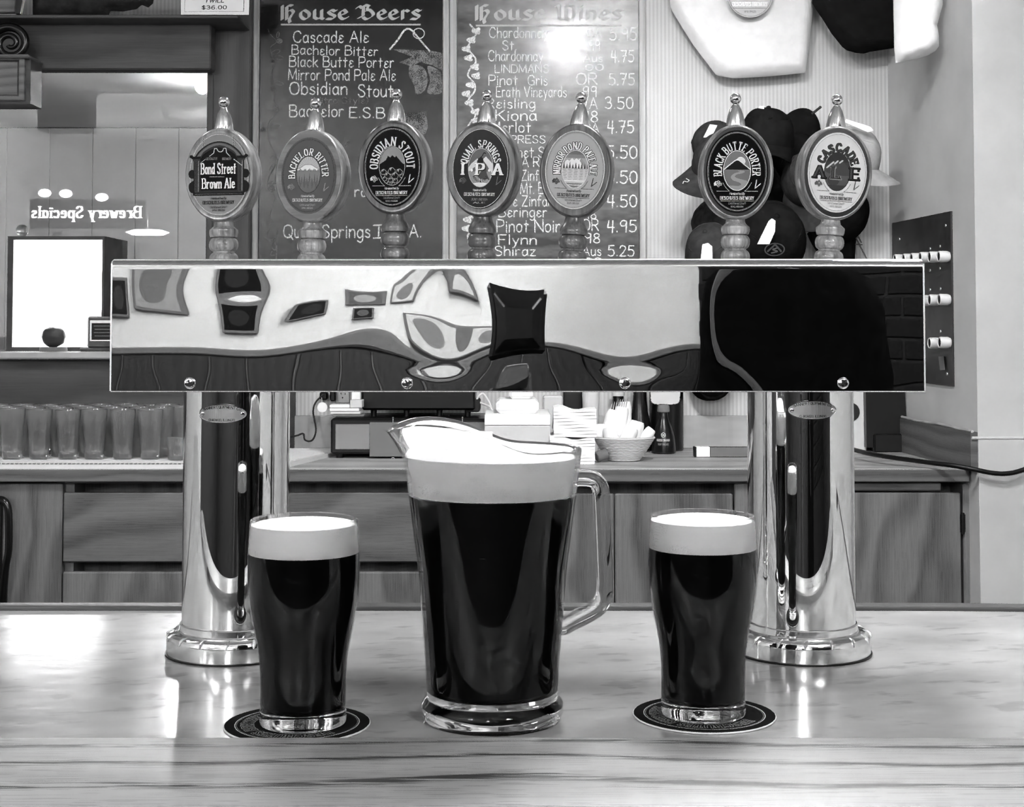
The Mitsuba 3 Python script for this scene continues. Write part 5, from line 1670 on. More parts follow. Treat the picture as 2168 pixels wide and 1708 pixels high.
def cap_mesh(rx=.088, ry=.078, hz=.105):
    n, m = 36, 12
    a = np.arange(n) * 2 * PI / n
    v = []
    for t in np.linspace(0, 1, m):
        ph = t * PI / 2
        r = math.cos(ph) ** .75
        z = hz * math.sin(ph) ** .95
        crease = 1 - .018 * np.abs(np.cos(a * 3)) ** 8 * (1 if t < .95 else 0)
        front = 1 + .05 * np.cos(a) * math.sin(ph * 2)
        v.append(np.column_stack([rx * r * np.cos(a) * crease * front, ry * r * np.sin(a) * crease, np.full(n, z)]))
    inner = [np.column_stack([(rx - .004) * np.cos(a), (ry - .004) * np.sin(a), np.full(n, .001)]), np.column_stack([(rx - .02) * np.cos(a), (ry - .02) * np.sin(a), np.full(n, hz * .75)]), np.column_stack([0 * a, 0 * a, np.full(n, hz * .9)])]
    v = np.array(inner[::-1] + v).reshape(-1, 3)
    mm = m + 3
    i, j = np.meshgrid(np.arange(mm - 1), np.arange(n), indexing='ij')
    q = np.stack([i * n + j, i * n + (j + 1) % n, (i + 1) * n + (j + 1) % n, (i + 1) * n + j], -1).reshape(-1, 4)
    wob = 1 + .10 * (nfbm(v * 16 + 3, 3)[:, None] - .5)
    return v * wob, q


def brim_mesh(rx=.088, ry=.078, L=.072, droop=5.5):
    n, m = 28, 7
    a = np.linspace(-1.25, 1.25, n)
    v = []
    for t in np.linspace(0, 1, m):
        reach = L * t * np.cos(a * PI / 2 / 1.3) ** .55
        x = rx * np.cos(a) * .99 + reach * 1.0
        y = ry * np.sin(a) * (.99 + .04 * t)
        z = -droop * y ** 2 * (.35 + .65 * t) - .006 * t + .010 * (1 - t)
        v.append(np.column_stack([x, y, z]))
    top = np.array(v).reshape(-1, 3)
    bot = top - [0, 0, .004]
    i, j = np.meshgrid(np.arange(m - 1), np.arange(n - 1), indexing='ij')
    q = np.stack([i * n + j, (i + 1) * n + j, (i + 1) * n + j + 1, i * n + j + 1], -1).reshape(-1, 4)
    N = len(top)
    e = [(m - 1) * n + jj for jj in range(n)]
    e = [i_ * n for i_ in range(m)] + e[1:] + [i_ * n + n - 1 for i_ in range(m - 2, -1, -1)]
    w = np.array([[e[x_], e[x_] + N, e[x_ + 1] + N, e[x_ + 1]] for x_ in range(len(e) - 1)])
    return np.vstack([top, bot]), np.vstack([q, q[:, ::-1] + N, w])


def frame_of(zd, xd):
    z = np.asarray(zd, float); z /= np.linalg.norm(z)
    x = np.asarray(xd, float); x = x - z * (x @ z); x /= np.linalg.norm(x)
    return np.column_stack([x, np.cross(z, x), z])


CAPS = [
    ('dark grey cap with a white tag, upper left of the cap cluster', 1508, 296, 4.40, (-.62, -.30, .72), (.45, -.75, -.2), .92, 'cloth_charcoal'),
    ('dark cap with a small round emblem and its bill pointing left', 1528, 325, 4.2, (-.05, -.62, .78), (-.92, -.28, -.50), 0.974, 'cloth_charcoal'),
    ('black cap at the top of the cluster between the right pair of taps', 1624, 270, 4.24, (.05, -.20, .97), (-.15, -.95, -.3), 1.028, 'cloth_black'),
    ('black cap with upturned bill and a loose strap, top right of the cluster', 1694, 350, 4.40, (.05, -.88, -.30), (.12, -.30, .94), 1.0, 'cloth_black'),
    ('dark cap with its round crown facing out, left of the rightmost beer tap', 1712, 372, 4.18, (-.1, -.93, .25), (.05, -.2, -.97), 0.923, 'cloth_charcoal'),
    ('light grey cap with its bill pointing right', 1808, 310, 4.22, (.30, -.22, .92), (.90, -.15, -.38), 0.972, 'cloth_grey'),
    ('black cap hanging low behind the rightmost beer tap', 1790, 440, 4.37, (.35, -.75, .25), (.15, -.25, -.95), 1.05, 'cloth_black'),
    ('grey topped cap at the lower left of the cluster', 1510, 466, 4.39, (-.68, -.35, .62), (.2, -.8, -.2), 1.0, 'cloth_charcoal'),
    ('dark cap with a white tag just above the metal header, left side', 1502, 520, 4.2, (-.30, -.62, .66), (-.2, -.72, -.66), 0.977, 'cloth_charcoal'),
    ('large black cap with emblem and white tag, low in the middle of the cluster', 1636, 492, 4.12, (.02, -.80, .58), (.03, -.62, -.80), 1.254, 'cloth_black'),
    ('black cap behind the middle of the cluster', 1600, 410, 4.40, (-.1, -.9, .1), (0, -.2, -.97), 1.25, 'cloth_black'),
    ('black cap of which the lower edge shows below the metal header', 1507, 800, 4.40, (.0, -.95, -.1), (0, -.1, .97), .85, 'cloth_black'),
]
cm, bm = cap_mesh(), brim_mesh()
capkeys = []
for lab, px, py, Y, zd, xd, sc, mat in CAPS:
    k = thing('cap', lab, 'cap')
    capkeys.append(k)
    R = frame_of(zd, xd) * sc
    c = P(px, py, Y) - R @ [0, 0, .05]
    part(k, 'crown', moved(cm, R, c), mat, smooth=60)
    part(k, 'bill', moved(bm, R, c), mat, smooth=50)
    part(k, 'button', moved(lathe([(.007, 0), (.006, .004), (0, .006)], 12, (0, 0, .104)), R, c), mat, smooth=60)


def tag(k, pts, Y):
    q = [P(x, y, Y) for x, y in pts]
    v = np.array(q)
    n = len(v)
    f = [[0, i, i + 1] for i in range(1, n - 1)]
    vv = np.vstack([v, v + [0, .001, 0]])
    ff = np.vstack([np.array(f)[:, ::-1], np.array(f) + n, [[i, (i + 1) % n, (i + 1) % n + n] for i in range(n)], [[i, (i + 1) % n + n, i + n] for i in range(n)]])
    part(k, 'price_tag', (vv, ff), 'paper', smooth=False, label='white price tag')


tag(capkeys[0], [(1503, 263), (1519, 265), (1506, 291), (1489, 291)], 4.255)
tag(capkeys[8], [(1487, 517), (1499, 514), (1508, 521), (1509, 560), (1482, 560)], 4.09)
tag(capkeys[9], [(1627, 468), (1634, 462), (1642, 467), (1641, 490), (1629, 517), (1603, 517)], 3.99)
tag(capkeys[5], [(1787, 258), (1792, 252), (1843, 268), (1850, 276), (1838, 280)], 4.14)
tag(capkeys[2], [(1608, 224), (1618, 224), (1618, 231), (1606, 229)], 4.20)
tag(capkeys[7], [(1656, 269), (1664, 268), (1700, 276), (1678, 296)], 4.385) if False else None
a = Art()
s = 4.0 / F
a.put(ring(22 * s, 16 * s, 3 * s, 30), 70).put(line(np.array([(-14, -4), (0, 12), (14, -4)]) * s, 4 * s), 74).put(line(np.array([(-6, -8), (6, -4), (-4, 0), (5, 4)]) * s, 3 * s, True), 90)
a.build(num(capkeys[9] + '__emblem'), (P(1640, 528, 3.995), (1, 0, 0), (0, -.5, .87), (0, -.87, -.5)), 1, .0003, 0)
a = Art()
s = 4.2 / F
a.put(line(smooth_pts(np.array([(-5, 8), (4, 9), (6, 2), (0, -1), (5, -8)]) * s, 4), 2.4 * s), 190)
R = frame_of(CAPS[1][4], CAPS[1][5]) * CAPS[1][6]
c = P(CAPS[1][1], CAPS[1][2], CAPS[1][3]) - R @ [0, 0, .05]
a.build(num(capkeys[1] + '__emblem'), (R @ [.128, 0, .003] + c, R @ [0, 1, 0], R @ [-1, 0, .05], R @ [.05, 0, 1]), 1, .0003, 0)
part(capkeys[3], 'strap', tube([P(1718, 242, 4.33), P(1738, 226, 4.335)], [.004, .004], 6), 'dark_grey', smooth=40)
k = thing('wire_rack', 'wire cap rack on the striped wall behind the caps', 'rack')
for pts in (((1786, 430), (1800, 470), (1824, 514)), ((1786, 503), (1818, 503)), ((1786, 515), (1826, 518)), ((1800, 480), (1835, 548))):
    part(k, 'wire', tube([P(x, y, 4.42) for x, y in pts], .0022, 6), 'dull_steel', smooth=40)
part(k, 'wall_bar', MB().box(X(1510, 4.45), X(1826, 4.45), 4.462, YW - .001, Z(424, 4.45), Z(414, 4.45)), 'dull_steel', smooth=False)

# ------------------------------------------------------------------ control panel on the right wall


def on_wall(px, py, lift=0.0):
    t = (px - 1084) / F
    Y = (1.121 + .0662 * YW - lift) / (t * 1.0005 + .0662)
    p = P(px, py, Y)
    return p


WN = np.array([-.9978, -.0660, 0]); WT = np.array([.0660, -.9978, 0])
k = thing('control_panel', 'dark metal control panel with white knobs on the right wall', 'control panel')
pa, pb = on_wall(1893, 487), on_wall(2018, 447)
za, zb_ = Z(818, pb[1]), Z(447, pb[1])
Lp = np.linalg.norm((pb - pa)[:2])
fr = (np.array([pa[0], pa[1], za]) + WN * .0005, WT, (0, 0, 1), WN)
pn = part(k, 'plate', slab(sbox(0, 0, Lp, zb_ - za), 0, .006, fr), 'panel_dark', smooth=False)
Rw = np.column_stack([WT, np.cross(WN, WT), WN])
if np.linalg.det(Rw) < 0:
    Rw[:, 1] *= -1
kn = lathe([(0, .0), (.0125, 0), (.0128, .002), (.0150, .006), (.0152, .026), (.0140, .029), (.0118, .0292), (.0112, .026), (0, .026)], 24)
for px, py in ((1915, 549), (1934, 548), (1951, 547), (1970, 545), (1990, 544), (2010, 543), (1951, 637), (1970, 636), (1990, 635), (2011, 634), (1990, 726), (2012, 725), (1951, 727), (1930, 638)):
    p = on_wall(px, py, .006)
    n_ = part(k, 'knob', moved(kn, Rw, p + WN * .0006), 'white_plastic', smooth=40, label='white round knob')
    part(n_, 'cap_disc', moved(lathe([(0, .0262), (.0108, .0262), (.0108, .0275), (0, .0275)], 20), Rw, p + WN * .0006), 'dark_grey', smooth=40)
for px, py in ((1905, 506), (2003, 477), (2006, 791), (1970, 526), (1991, 521), (1970, 572), (1991, 568), (1970, 613), (1992, 611), (1992, 701)):
    p = on_wall(px, py, .006)
    part(k, 'rivet', moved(lathe([(.0045, 0), (.004, .002), (0, .003)], 12), Rw, p + WN * .0006), 'satin_steel', smooth=60)
p = on_wall(1995, 768, .006)
part(k, 'sticker', slab(Polygon([(-.026, .016), (.012, .018), (.022, -.018), (-.014, -.020)]), 0, .0008, (p + WN * .0006, WT, (0, 0, 1), WN)), 'mid_grey', smooth=False)

# ------------------------------------------------------------------ things on the back counter
YD = 4.14
k = thing('cash_box', 'black cash box with metal front plates on the back counter', 'cash box')
x0, x1 = X(700, YD, 930), X(1040, YD, 930)
zf0, zf1 = Z(961, YD), Z(886, YD)
part(k, 'case', cbox(x0, x1, YD, YD + .26, zf0, zf1, .005), 'black_plastic', smooth=False)
for xx in (x0 + .012, x1 - .034):
    for yy in (YD + .01, YD + .22):
        part(k, 'foot', lathe([(0, ZC), (.010, ZC), (.012, zf0 + .001), (0, zf0 + .001)], 16, (xx + .011, yy + .012, 0)), 'black_plastic', smooth=30)
part(k, 'front_plate', cbox(X(710, YD, 930), X(790, YD, 930), YD - .004, YD + .001, Z(951, YD), Z(897, YD), .001), 'plate_steel', smooth=False, label='shiny metal front plate')
part(k, 'cover_plate', cbox(X(783, YD, 930), X(1028, YD, 930), YD - .010, YD - .0045, Z(966, YD), Z(893, YD), .001), 'dull_steel', smooth=False, label='dull metal cover plate')
for px in (832, 979):
    part(k, 'pin', MB().add(tube([P(px, 894, YD - .012), P(px, 886, YD - .012)], .0012, 8)).add(lathe([(0, -.003), (.003, 0), (0, .003)], 10, P(px, 884, YD - .012))), 'satin_steel', smooth=40)
rg = [P(832, 972, YD - .012) + .0045 * np.array([math.cos(t_), 0, math.sin(t_)]) for t_ in np.linspace(0, 2 * PI, 17)]
part(k, 'key_ring', tube(rg, .0009, 6, False), 'satin_steel', smooth=40)
YE = 4.22
k = thing('cash_register', 'black cash register standing on the cash box', 'cash register')
part(k, 'body', MB().box(X(766, YE), X(1006, YE), YE, YE + .16, zf1 + .018, Z(640, YE), .006), 'black_plastic', smooth=False)
part(k, 'side_block', cbox(X(985, YE), X(1016, YE), YE + .01, YE + .12, zf1 + .012, Z(846, YE), .004), 'dark_grey', smooth=False)
for px in (790, 860, 930, 990):
    part(k, 'foot', lathe([(0, zf1), (.008, zf1), (.009, zf1 + .019), (0, zf1 + .019)], 14, (X(px, YE), YE + .03, 0)), 'black_plastic', smooth=30)
part(k, 'paper_roll', cbox(X(743, YE), X(764, YE), YE + .02, YE + .09, zf1 + .03, Z(775, YE), .002), 'paper', smooth=False, label='white edge of the printer')
for i, (a0, a1, h0, h1, m_) in enumerate(((706, 772, 881, 876.5, 'mid_grey'), (702, 765, 876, 870, 'paper_grey'), (700, 762, 869.5, 863, 'paper'), (700, 742, 862.5, 856, 'paper'), (743, 768, 862.5, 846, 'paper_grey'))):
    single('paper_stack', cbox(X(a0, 4.17), X(a1, 4.17), 4.155, 4.21, Z(h0, 4.17), Z(h1, 4.17) - .0004, .001), m_, ('grey pad at the bottom of the stack on the cash box', 'pale pad of slips above the grey pad on the cash box', 'white pad of slips in the middle of the stack on the cash box', 'white pad of slips on top of the stack under the wall outlet', 'small pale box beside the slips beside the register')[i], 'paper pad' if i < 4 else 'box', smooth=False)
# outlet with plugs and cord
k = thing('wall_outlet', 'white wall outlet with dark plugs below the blackboard of beers', 'outlet')
Yo = YW - .0005
part(k, 'plate', cbox(X(712, Yo), X(741, Yo), Yo - .006, Yo, Z(853, Yo), Z(800, Yo), .002), 'white_plastic', smooth=False)
part(k, 'slot', MB().box(X(722.5, Yo), X(724, Yo), Yo - .0068, Yo - .0058, Z(835, Yo), Z(831, Yo)).box(X(731, Yo), X(732.5, Yo), Yo - .0068, Yo - .0058, Z(835, Yo), Z(831.5, Yo)).add(moved(lathe([(0, 0), (.0024, 0), (.0024, .001), (0, .001)], 10), euler(90, 0, 0), (X(726.5, Yo), Yo - .0058, Z(841.5, Yo)))), 'black_plastic', smooth=False)
k = thing('power_cord', 'dark power cord hanging from a plug and looping over the back counter', 'cord')
part(k, 'plug', MB().box(X(702, Yo), X(714, Yo), Yo - .035, Yo - .0065, Z(848, Yo), Z(826, Yo), .004).box(X(680, Yo), X(697, Yo), Yo - .03, Yo - .001, Z(846, Yo), Z(828, Yo), .005), 'black_plastic', smooth=False)
cp = smooth_pts([P(684, 835, 4.44), P(668, 852, 4.43), P(663, 870, 4.42), P(666, 890, 4.41), P(669, 910, 4.40), P(664, 928, 4.38), P(655, 934, 4.38), P(645, 930, 4.38), P(642, 918, 4.38), P(628, 922, 4.38), P(612, 925, 4.38), P(560, 932, 4.38)], 6)
part(k, 'cable', tube(cp, .0026, 8), 'dark_grey', smooth=40)
k = thing('round_tag', 'small white round tag hanging beside the wall outlet', 'tag')
part(k, 'disc', moved(lathe([(0, -.003), (.0145, -.003), (.0150, 0), (.0145, .003), (0, .003)], 28), euler(90, 0, 0), P(682.5, 862, 4.40)), 'paper', smooth=40)
part(k, 'string', tube([P(682, 853, 4.40), P(681, 842, 4.43)], .0012, 6), 'paper_grey', smooth=40)
# white loop of cord by the register
k = thing('white_cable', 'white looped cable between the register and the white box', 'cable')
part(k, 'loop', tube(smooth_pts([P(1042, 868, 4.2), P(1036, 852, 4.22), P(1024, 834, 4.24), P(1016, 836, 4.24), P(1010, 845, 4.24), P(1016, 852, 4.24), P(1038, 862, 4.2), P(1048, 880, 4.18)], 6), .0030, 8), 'white_plastic', smooth=40)
# white box with papers
Yx = 3.99
k = thing('paper_box', 'large plain white box behind the rim of the pitcher', 'box')
part(k, 'body', cbox(X(1026, Yx), X(1165, Yx), Yx, Yx + .26, ZC, Z(901, Yx), .002), 'paper_grey', smooth=False)
part(k, 'lid', cbox(X(1026, Yx), X(1165.5, Yx), Yx - .0008, Yx + .26, Z(900.3, Yx), Z(878, Yx), .002), 'paper', smooth=False)
single('paper_bundle', cbox(X(1050, 4.04), X(1141, 4.04), 4.04, 4.2, Z(878, Yx) + .0005, Z(846, 4.04), .01), 'paper', 'white paper bundle lying on the large white box', 'paper', smooth=30)
single('paper_bundle', cbox(X(1078, 4.06), X(1128, 4.06), 4.06, 4.18, Z(846, 4.04) + .0008, Z(800, 4.06), .008), 'paper', 'white paper bag standing on top of the paper bundle', 'paper', smooth=30)
single('paper_bundle', cbox(X(1150, 4.27), X(1191, 4.27), 4.27, 4.33, ZC, Z(838, 4.27), .004), 'paper_grey', 'pale packet standing behind the napkins', 'paper', smooth=30)


def napkin_stack(label, a0, a1, y0, y1, Y, n, seed):
    k = thing('napkin_stack', label, 'napkins')
    r = random.Random(seed)
    z0, z1 = y0, y1
    h = (z1 - z0) / n
    for i in range(n):
        d = .0015 * (r.random() - .5)
        x0, x1 = X(a0, Y) + d, X(a1, Y) + d
        g = np.linspace(0, 1, 9)
        A_, B_ = np.meshgrid(g, g, indexing='ij')
        top = h * .93 + (0 if i < n - 1 else .004 * np.sin(A_ * 5 + 1) + .003 * np.sin(A_ * 9))
        v = []
        for zz in (np.zeros_like(A_), top * np.ones_like(A_)):
            v.append(np.stack([x0 + A_ * (x1 - x0), Y + d + B_ * .11, z0 + i * h + zz + .0008 * np.sin(A_ * 7 + i)], -1).reshape(-1, 3))
        N = 81
        ii, jj = np.meshgrid(np.arange(8), np.arange(8), indexing='ij')
        q = np.stack([ii * 9 + jj, (ii + 1) * 9 + jj, (ii + 1) * 9 + jj + 1, ii * 9 + jj + 1], -1).reshape(-1, 4)
        e = [t_ * 9 for t_ in range(9)] + [72 + t_ for t_ in range(1, 9)] + [t_ * 9 + 8 for t_ in range(7, -1, -1)] + [t_ for t_ in range(7, 0, -1)]
        w = np.array([[e[t_], e[(t_ + 1) % len(e)], e[(t_ + 1) % len(e)] + N, e[t_] + N] for t_ in range(len(e))])
        part(k, 'napkin', (np.vstack(v), np.vstack([q[:, ::-1], q + N, w])), 'paper', smooth=30)


Yn = 3.97
zmid = Z(926, Yn)
napkin_stack('lower stack of white napkins beside the pitcher', 1164, 1259, ZC, zmid, Yn, 9, 1)
napkin_stack('upper stack of white napkins with a wavy top', 1172, 1262, zmid + .0012, Z(866, Yn), Yn - .004, 9, 2)
# basket with rolled cutlery
Yb = 4.07
bc = np.array([X(1321, Yb, 960), Yb, ZC])
k = thing('wicker_basket', 'round woven basket heaped with rolled white napkins', 'basket')
prof = [(0, 0), (.036, 0), (.040, .003), (.052, .018), (.064, .036), (.074, .052), (.081, .063), (.082, .066), (.079, .066), (.072, .052), (.060, .034), (.046, .014), (0, .006)]
part(k, 'bowl', lathe(prof, 48, bc, 1.0, .9), 'wicker', smooth=40)
pr_ = np.array(prof[2:7])
for i in range(14):
    t_ = i / 13
    z = .004 + t_ * .058
    r_ = np.interp(z, pr_[:, 1], pr_[:, 0])
    an = np.linspace(0, 2 * PI, 73)
    wv = .0009 * np.sin(an * 22 + (i % 2) * PI)
    part(k, 'strand', tube(np.column_stack([bc[0] + (r_ + .0012 + wv) * np.cos(an), bc[1] + .9 * (r_ + .0012 + wv) * np.sin(an), np.full(73, ZC + z)]), .0021, 5, False), 'wicker', smooth=40)
rolls = [((1283, 925), (1300, 868), .018), ((1303, 935), (1318, 862), .020), ((1325, 930), (1323, 850), .017), ((1338, 935), (1350, 892), .021), ((1352, 942), (1380, 908), .015), ((1272, 930), (1270, 898), .016), ((1296, 940), (1290, 905), .02), ((1322, 945), (1338, 905), .02)]
for i, ((xa, ya), (xb, yb_), r_) in enumerate(rolls):
    lab = ('rolled white napkin with a fork in the basket, back left', 'tall rolled white napkin with fork tines in the middle of the basket', 'tallest rolled white napkin standing upright in the basket', 'rolled white napkin right of the tallest one', 'rolled white napkin leaning over the right rim of the basket', 'rolled white napkin at the left rim of the basket', 'rolled white napkin low at the front left of the basket', 'rolled white napkin low at the front of the basket')[i]
    yy = Yb + (.02, .012, .03, .0, .0, .0, -.025, -.025)[i]
    p0, p1 = P(xa, ya, yy), P(xb, yb_, yy + .006)
    k2 = thing('napkin_roll', lab, 'rolled napkin')
    d = (p1 - p0)
    pts = p0 + np.linspace(0, 1, 9)[:, None] * d
    part(k2, 'roll', tube(pts, r_ * np.array([.80, .95, 1.02, 1, .98, 1, 1, .97, .82]), 16), 'paper', smooth=50)
    if i < 2:
        c = p1
        for t_ in range(4):
            q = c + np.array([-.009 + .006 * t_, 0, 0])
            part(k2, 'fork_tine', tube([q, q + d / np.linalg.norm(d) * .012 + [.0005, 0, .006], q + [.004, -.003, .024 - .002 * abs(t_ - 1.5)]], [.0016, .0015, .0008], 6), 'satin_steel', smooth=40)


def bottle(name, label, cat, px, Y, prof, bs, extra=()):
    k = thing(name, label, cat)
    c = np.array([X(px, Y, 940), Y, ZC])
    part(k, 'glass', lathe(prof, 36, c), bs, smooth=40)
    for nm, pf_, b2 in extra:
        part(k, nm, lathe(pf_, 36, c), b2, smooth=40)
    return k, c


Ys = 4.30
k, c = bottle('sauce_bottle', 'dark soy sauce bottle with pale cap and white lettering behind the basket', 'sauce bottle', 1405, Ys,
              [(0, 0), (.030, 0), (.034, .003), (.0345, .012), (.031, .045), (.024, .072), (.0165, .092), (.0125, .104), (.0118, .116), (0, .116)], 'black_gloss', [('cap', [(0, .1165), (.0165, .1165), (.0180, .119), (.0165, .134), (.0135, .137), (0, .137)], 'mid_grey')])
a = Art()
s = Ys / F
for g, gr in ((affinity.translate(ring(5 * s, 5 * s, 1.4 * s, 24), 0, 10 * s), 190), (affinity.translate(line([(-1.5 * s, 0), (1.5 * s, 0)], 2.5 * s), 0, 10 * s), 190), (affinity.translate(text('KIKKOMAN', 'bold', 4.6 * s, 28 * s, align='center'), 0, -3 * s), 206), (affinity.translate(text('SOY SAUCE', 'bold', 3.4 * s, 22 * s, align='center'), 0, -11 * s), 150)):
    for p in polys(g):
        p = p.segmentize(.004)
        try:
            v, f = tri2d(p)
        except Exception:
            continue
        a.n += 0
        r_ = .0345 - .00034 * 0
        zz = c[2] + .040 + v[:, 1]
        rr_ = np.interp(zz - c[2], [.012, .045, .072, .092], [.0345, .031, .024, .0165]) + .0008
        th_ = v[:, 0] / rr_ - .12
        a.v.append(np.column_stack([c[0] + rr_ * np.sin(th_), c[1] - rr_ * np.cos(th_), zz]))
        a.f.append(f + a.n); a.c.append(np.full((len(v), 3), lin(gr))); a.n += len(v)
scene[num(k + '__lettering')] = mikit.ply((np.vstack(a.v), np.vstack(a.f)), 'print_ink', color=np.vstack(a.c))
k, c = bottle('wine_bottle', 'dark wine bottle standing behind the rolled napkins', 'bottle', 1355, 4.37, [(0, 0), (.030, 0), (.033, .004), (.033, .06), (.029, .085), (.0235, .11), (.0195, .15), (.019, .235), (0, .235)], 'black_gloss')
k, c = bottle('dark_jug', 'large dark bottle with a pale scalloped label at the right of the group', 'bottle', 1411, 4.40, [(0, 0), (.046, 0), (.0495, .004), (.0495, .115), (.0485, .20), (.04, .24), (0, .245)], 'black_gloss')
sc_ = [(1.0 + .025 * math.cos(t_ * 26)) for t_ in np.linspace(0, 2 * PI, 120)]
lb_ = Polygon([(np.sign(math.cos(t_)) * abs(math.cos(t_)) ** .35 * .042 * q, np.sign(math.sin(t_)) * abs(math.sin(t_)) ** .35 * .042 * q) for t_, q in zip(np.linspace(0, 2 * PI, 120, endpoint=False), sc_)])
part(k, 'paper_label', slab(lb_, 0, .001, ((c[0] - .008, c[1] - .0505, Z(832, 4.35) + .01), (1, 0, 0), (0, 0, 1), (0, -1, 0))), 'paper_grey', smooth=False, label='pale scalloped label')
k, c = bottle('capped_jar', 'dark bottle with a pale lid behind the fork tines', 'bottle', 1309, 4.42, [(0, 0), (.027, 0), (.029, .003), (.029, .10), (.017, .125), (.0165, .155), (0, .155)], 'black_gloss', [('lid', [(0, .1555), (.0185, .1555), (.019, .158), (.019, .178), (0, .18)], 'paper_grey')])
k, c = bottle('white_cup_stack', 'pale cup between the napkins and the basket', 'cup', 1251, 4.33, [(0, 0), (.019, 0), (.020, .004), (.026, .20), (.0265, .204), (0, .204)], 'paper_grey')
single('dark_canister', cbox(X(1193, 4.40), X(1233, 4.40), 4.38, 4.43, ZC, Z(800, 4.40), .004), 'dark_grey', 'dark square canister behind the napkins', 'canister', smooth=False)
k = thing('fallen_jar', 'small pale jar lying between napkins and basket', 'jar')
jc = P(1272, 972, 4.02)
part(k, 'body', moved(lathe([(0, 0), (.012, 0), (.014, .002), (.014, .03), (0, .031)], 20), euler(0, 75, 20), (jc[0] - .012, jc[1], ZC + .0145)), 'mid_grey', smooth=40)
Yk = 4.17
k = thing('wrap_box', 'long metal-edged dispenser box with a bright white end, right of the basket', 'box')
b0, b1, bz = X(1470, Yk, 960), X(1503, Yk, 960), Z(946, Yk)
part(k, 'end_plate', cbox(b0 + .006, b1, Yk - .001, Yk + .03, ZC + .001, bz, .001), 'paper', smooth=False)
part(k, 'dark_edge', cbox(b0, b0 + .0055, Yk - .001, Yk + .03, ZC + .001, bz, .001), 'black_plastic', smooth=False)
bar = cbox(b1 + .0004, X(1640, Yk, 960), Yk + .002, Yk + .03, ZC + .001, bz - .001, .001)
part(k, 'bar', bar, 'dull_steel', smooth=False)
# right: speaker, plate, cable
Yz = 4.33
k = thing('speaker', 'tall black speaker on a square foot at the right end of the back counter', 'speaker')
pg = trimesh.creation.extrude_polygon(Polygon([(X(1834, Yz), Z(948, Yz)), (X(1922, Yz), Z(948, Yz)), (X(1912, Yz), Z(760, Yz)), (X(1833, Yz), Z(760, Yz))]), .09, engine='earcut')
vv = np.asarray(pg.vertices)
part(k, 'cabinet', (np.column_stack([vv[:, 0], Yz + .1 - vv[:, 2], vv[:, 1]]), pg.faces), 'black_plastic', smooth=False)
part(k, 'foot', cbox(X(1848, Yz), X(1936, Yz), Yz - .004, Yz + .10, ZC, Z(918, Yz), .004), 'black_plastic', smooth=False)
k = thing('wall_speaker', 'pale box with a dark round cone behind the right column', 'speaker')
part(k, 'box', cbox(X(1785, 4.38), X(1831, 4.38), 4.37, 4.45, ZC, Z(826, 4.38), .003), 'paper_grey', smooth=False)
part(k, 'cone', moved(lathe([(0, 0), (.027, 0), (.027, .003), (.02, .006), (0, .002)], 28), euler(90, 0, 0), P(1800, 872, 4.3698)), 'dark_grey', smooth=40)
k = thing('black_cable', 'thick black cable running along the counter and sagging past the right wall', 'cable')
cpts = [P(1780, 946, 4.20), P(1808, 952, 4.12), P(1840, 960, 4.02), P(1880, 967, 3.95), P(1930, 974, 3.89), P(1975, 980, 3.84), P(2015, 985, 3.80), P(2060, 993, 3.775), P(2100, 1001, 3.77), P(2135, 1002, 3.77), P(2170, 993, 3.775), P(2230, 968, 3.78)]
cpts = np.array(cpts)
cpts[:6, 2] = np.maximum(cpts[:6, 2], ZC + .0062)
part(k, 'cord', tube(smooth_pts(cpts, 7), .0060, 10), 'black_plastic', smooth=40)

# ------------------------------------------------------------------ guest room things mirrored in the metal and the glass
k = thing('view_camera', 'large bellows camera on a wooden tripod in the guest room', 'camera')
part(k, 'rear_frame', MB().box(-.08, .08, -.36, -.30, 1.29, 1.45, .01), 'black_plastic', smooth=False)
bl_ = MB()
for i in range(9):
    w_ = .065 - .003 * i
    bl_.add(cbox(-w_, w_, -.30 + i * .026, -.30 + i * .026 + .020, 1.37 - w_, 1.37 + w_, .006))
part(k, 'bellows', bl_, 'black_plastic', smooth=False)
part(k, 'rail', MB().box(-.03, .03, -.40, -.04, 1.235, 1.262, .004), 'dull_steel', smooth=False)
for t_ in (.9, 2.6, 4.5):
    part(k, 'tripod_leg', tube([(.03 * math.cos(t_), -.2 + .03 * math.sin(t_), 1.23), (.42 * math.cos(t_), -.2 + .42 * math.sin(t_), 0.01)], .018, 8), 'wood_post', smooth=40)
k = thing('standin_post', 'added post holding up the camera operator stand-in, mirrored in the tap tower', 'coat stand')  # added only to hold up the dark shape below
part(k, 'pole', tube([(.62, -.82, .03), (.62, -.82, 1.72)], .016, 10), 'wood_post', smooth=40)
part(k, 'foot', lathe([(0, 0), (.17, 0), (.17, .015), (.03, .035), (0, .035)], 32, (.62, -.82, 0)), 'wood_post', smooth=30)
part(k, 'hook', tube([(.62, -.82, 1.66), (.62, -.70, 1.56), (.62, -.66, 1.535)], .008, 8), 'black_plastic', smooth=40)
cp_ = [(.0, 1.53), (.05, 1.53), (.11, 1.51), (.17, 1.47), (.20, 1.40), (.215, 1.25), (.22, 1.0), (.235, .7), (.24, .55), (0, .55)]
single('operator_standin', (lambda m: (m[0] * (1 + .05 * (nfbm(m[0] * [16, 16, 3], 3)[:, None] - .5) * [1, 1, 0]), m[1]))(lathe(cp_[::-1], 40, (.62, -.66, 0), 1.0, .42)), 'cloth_black', 'added black shape standing in for the camera operator, mirrored in the tap tower', 'operator_standin', smooth=True)  # unseen dark shape added for the camera operator mirrored in the header
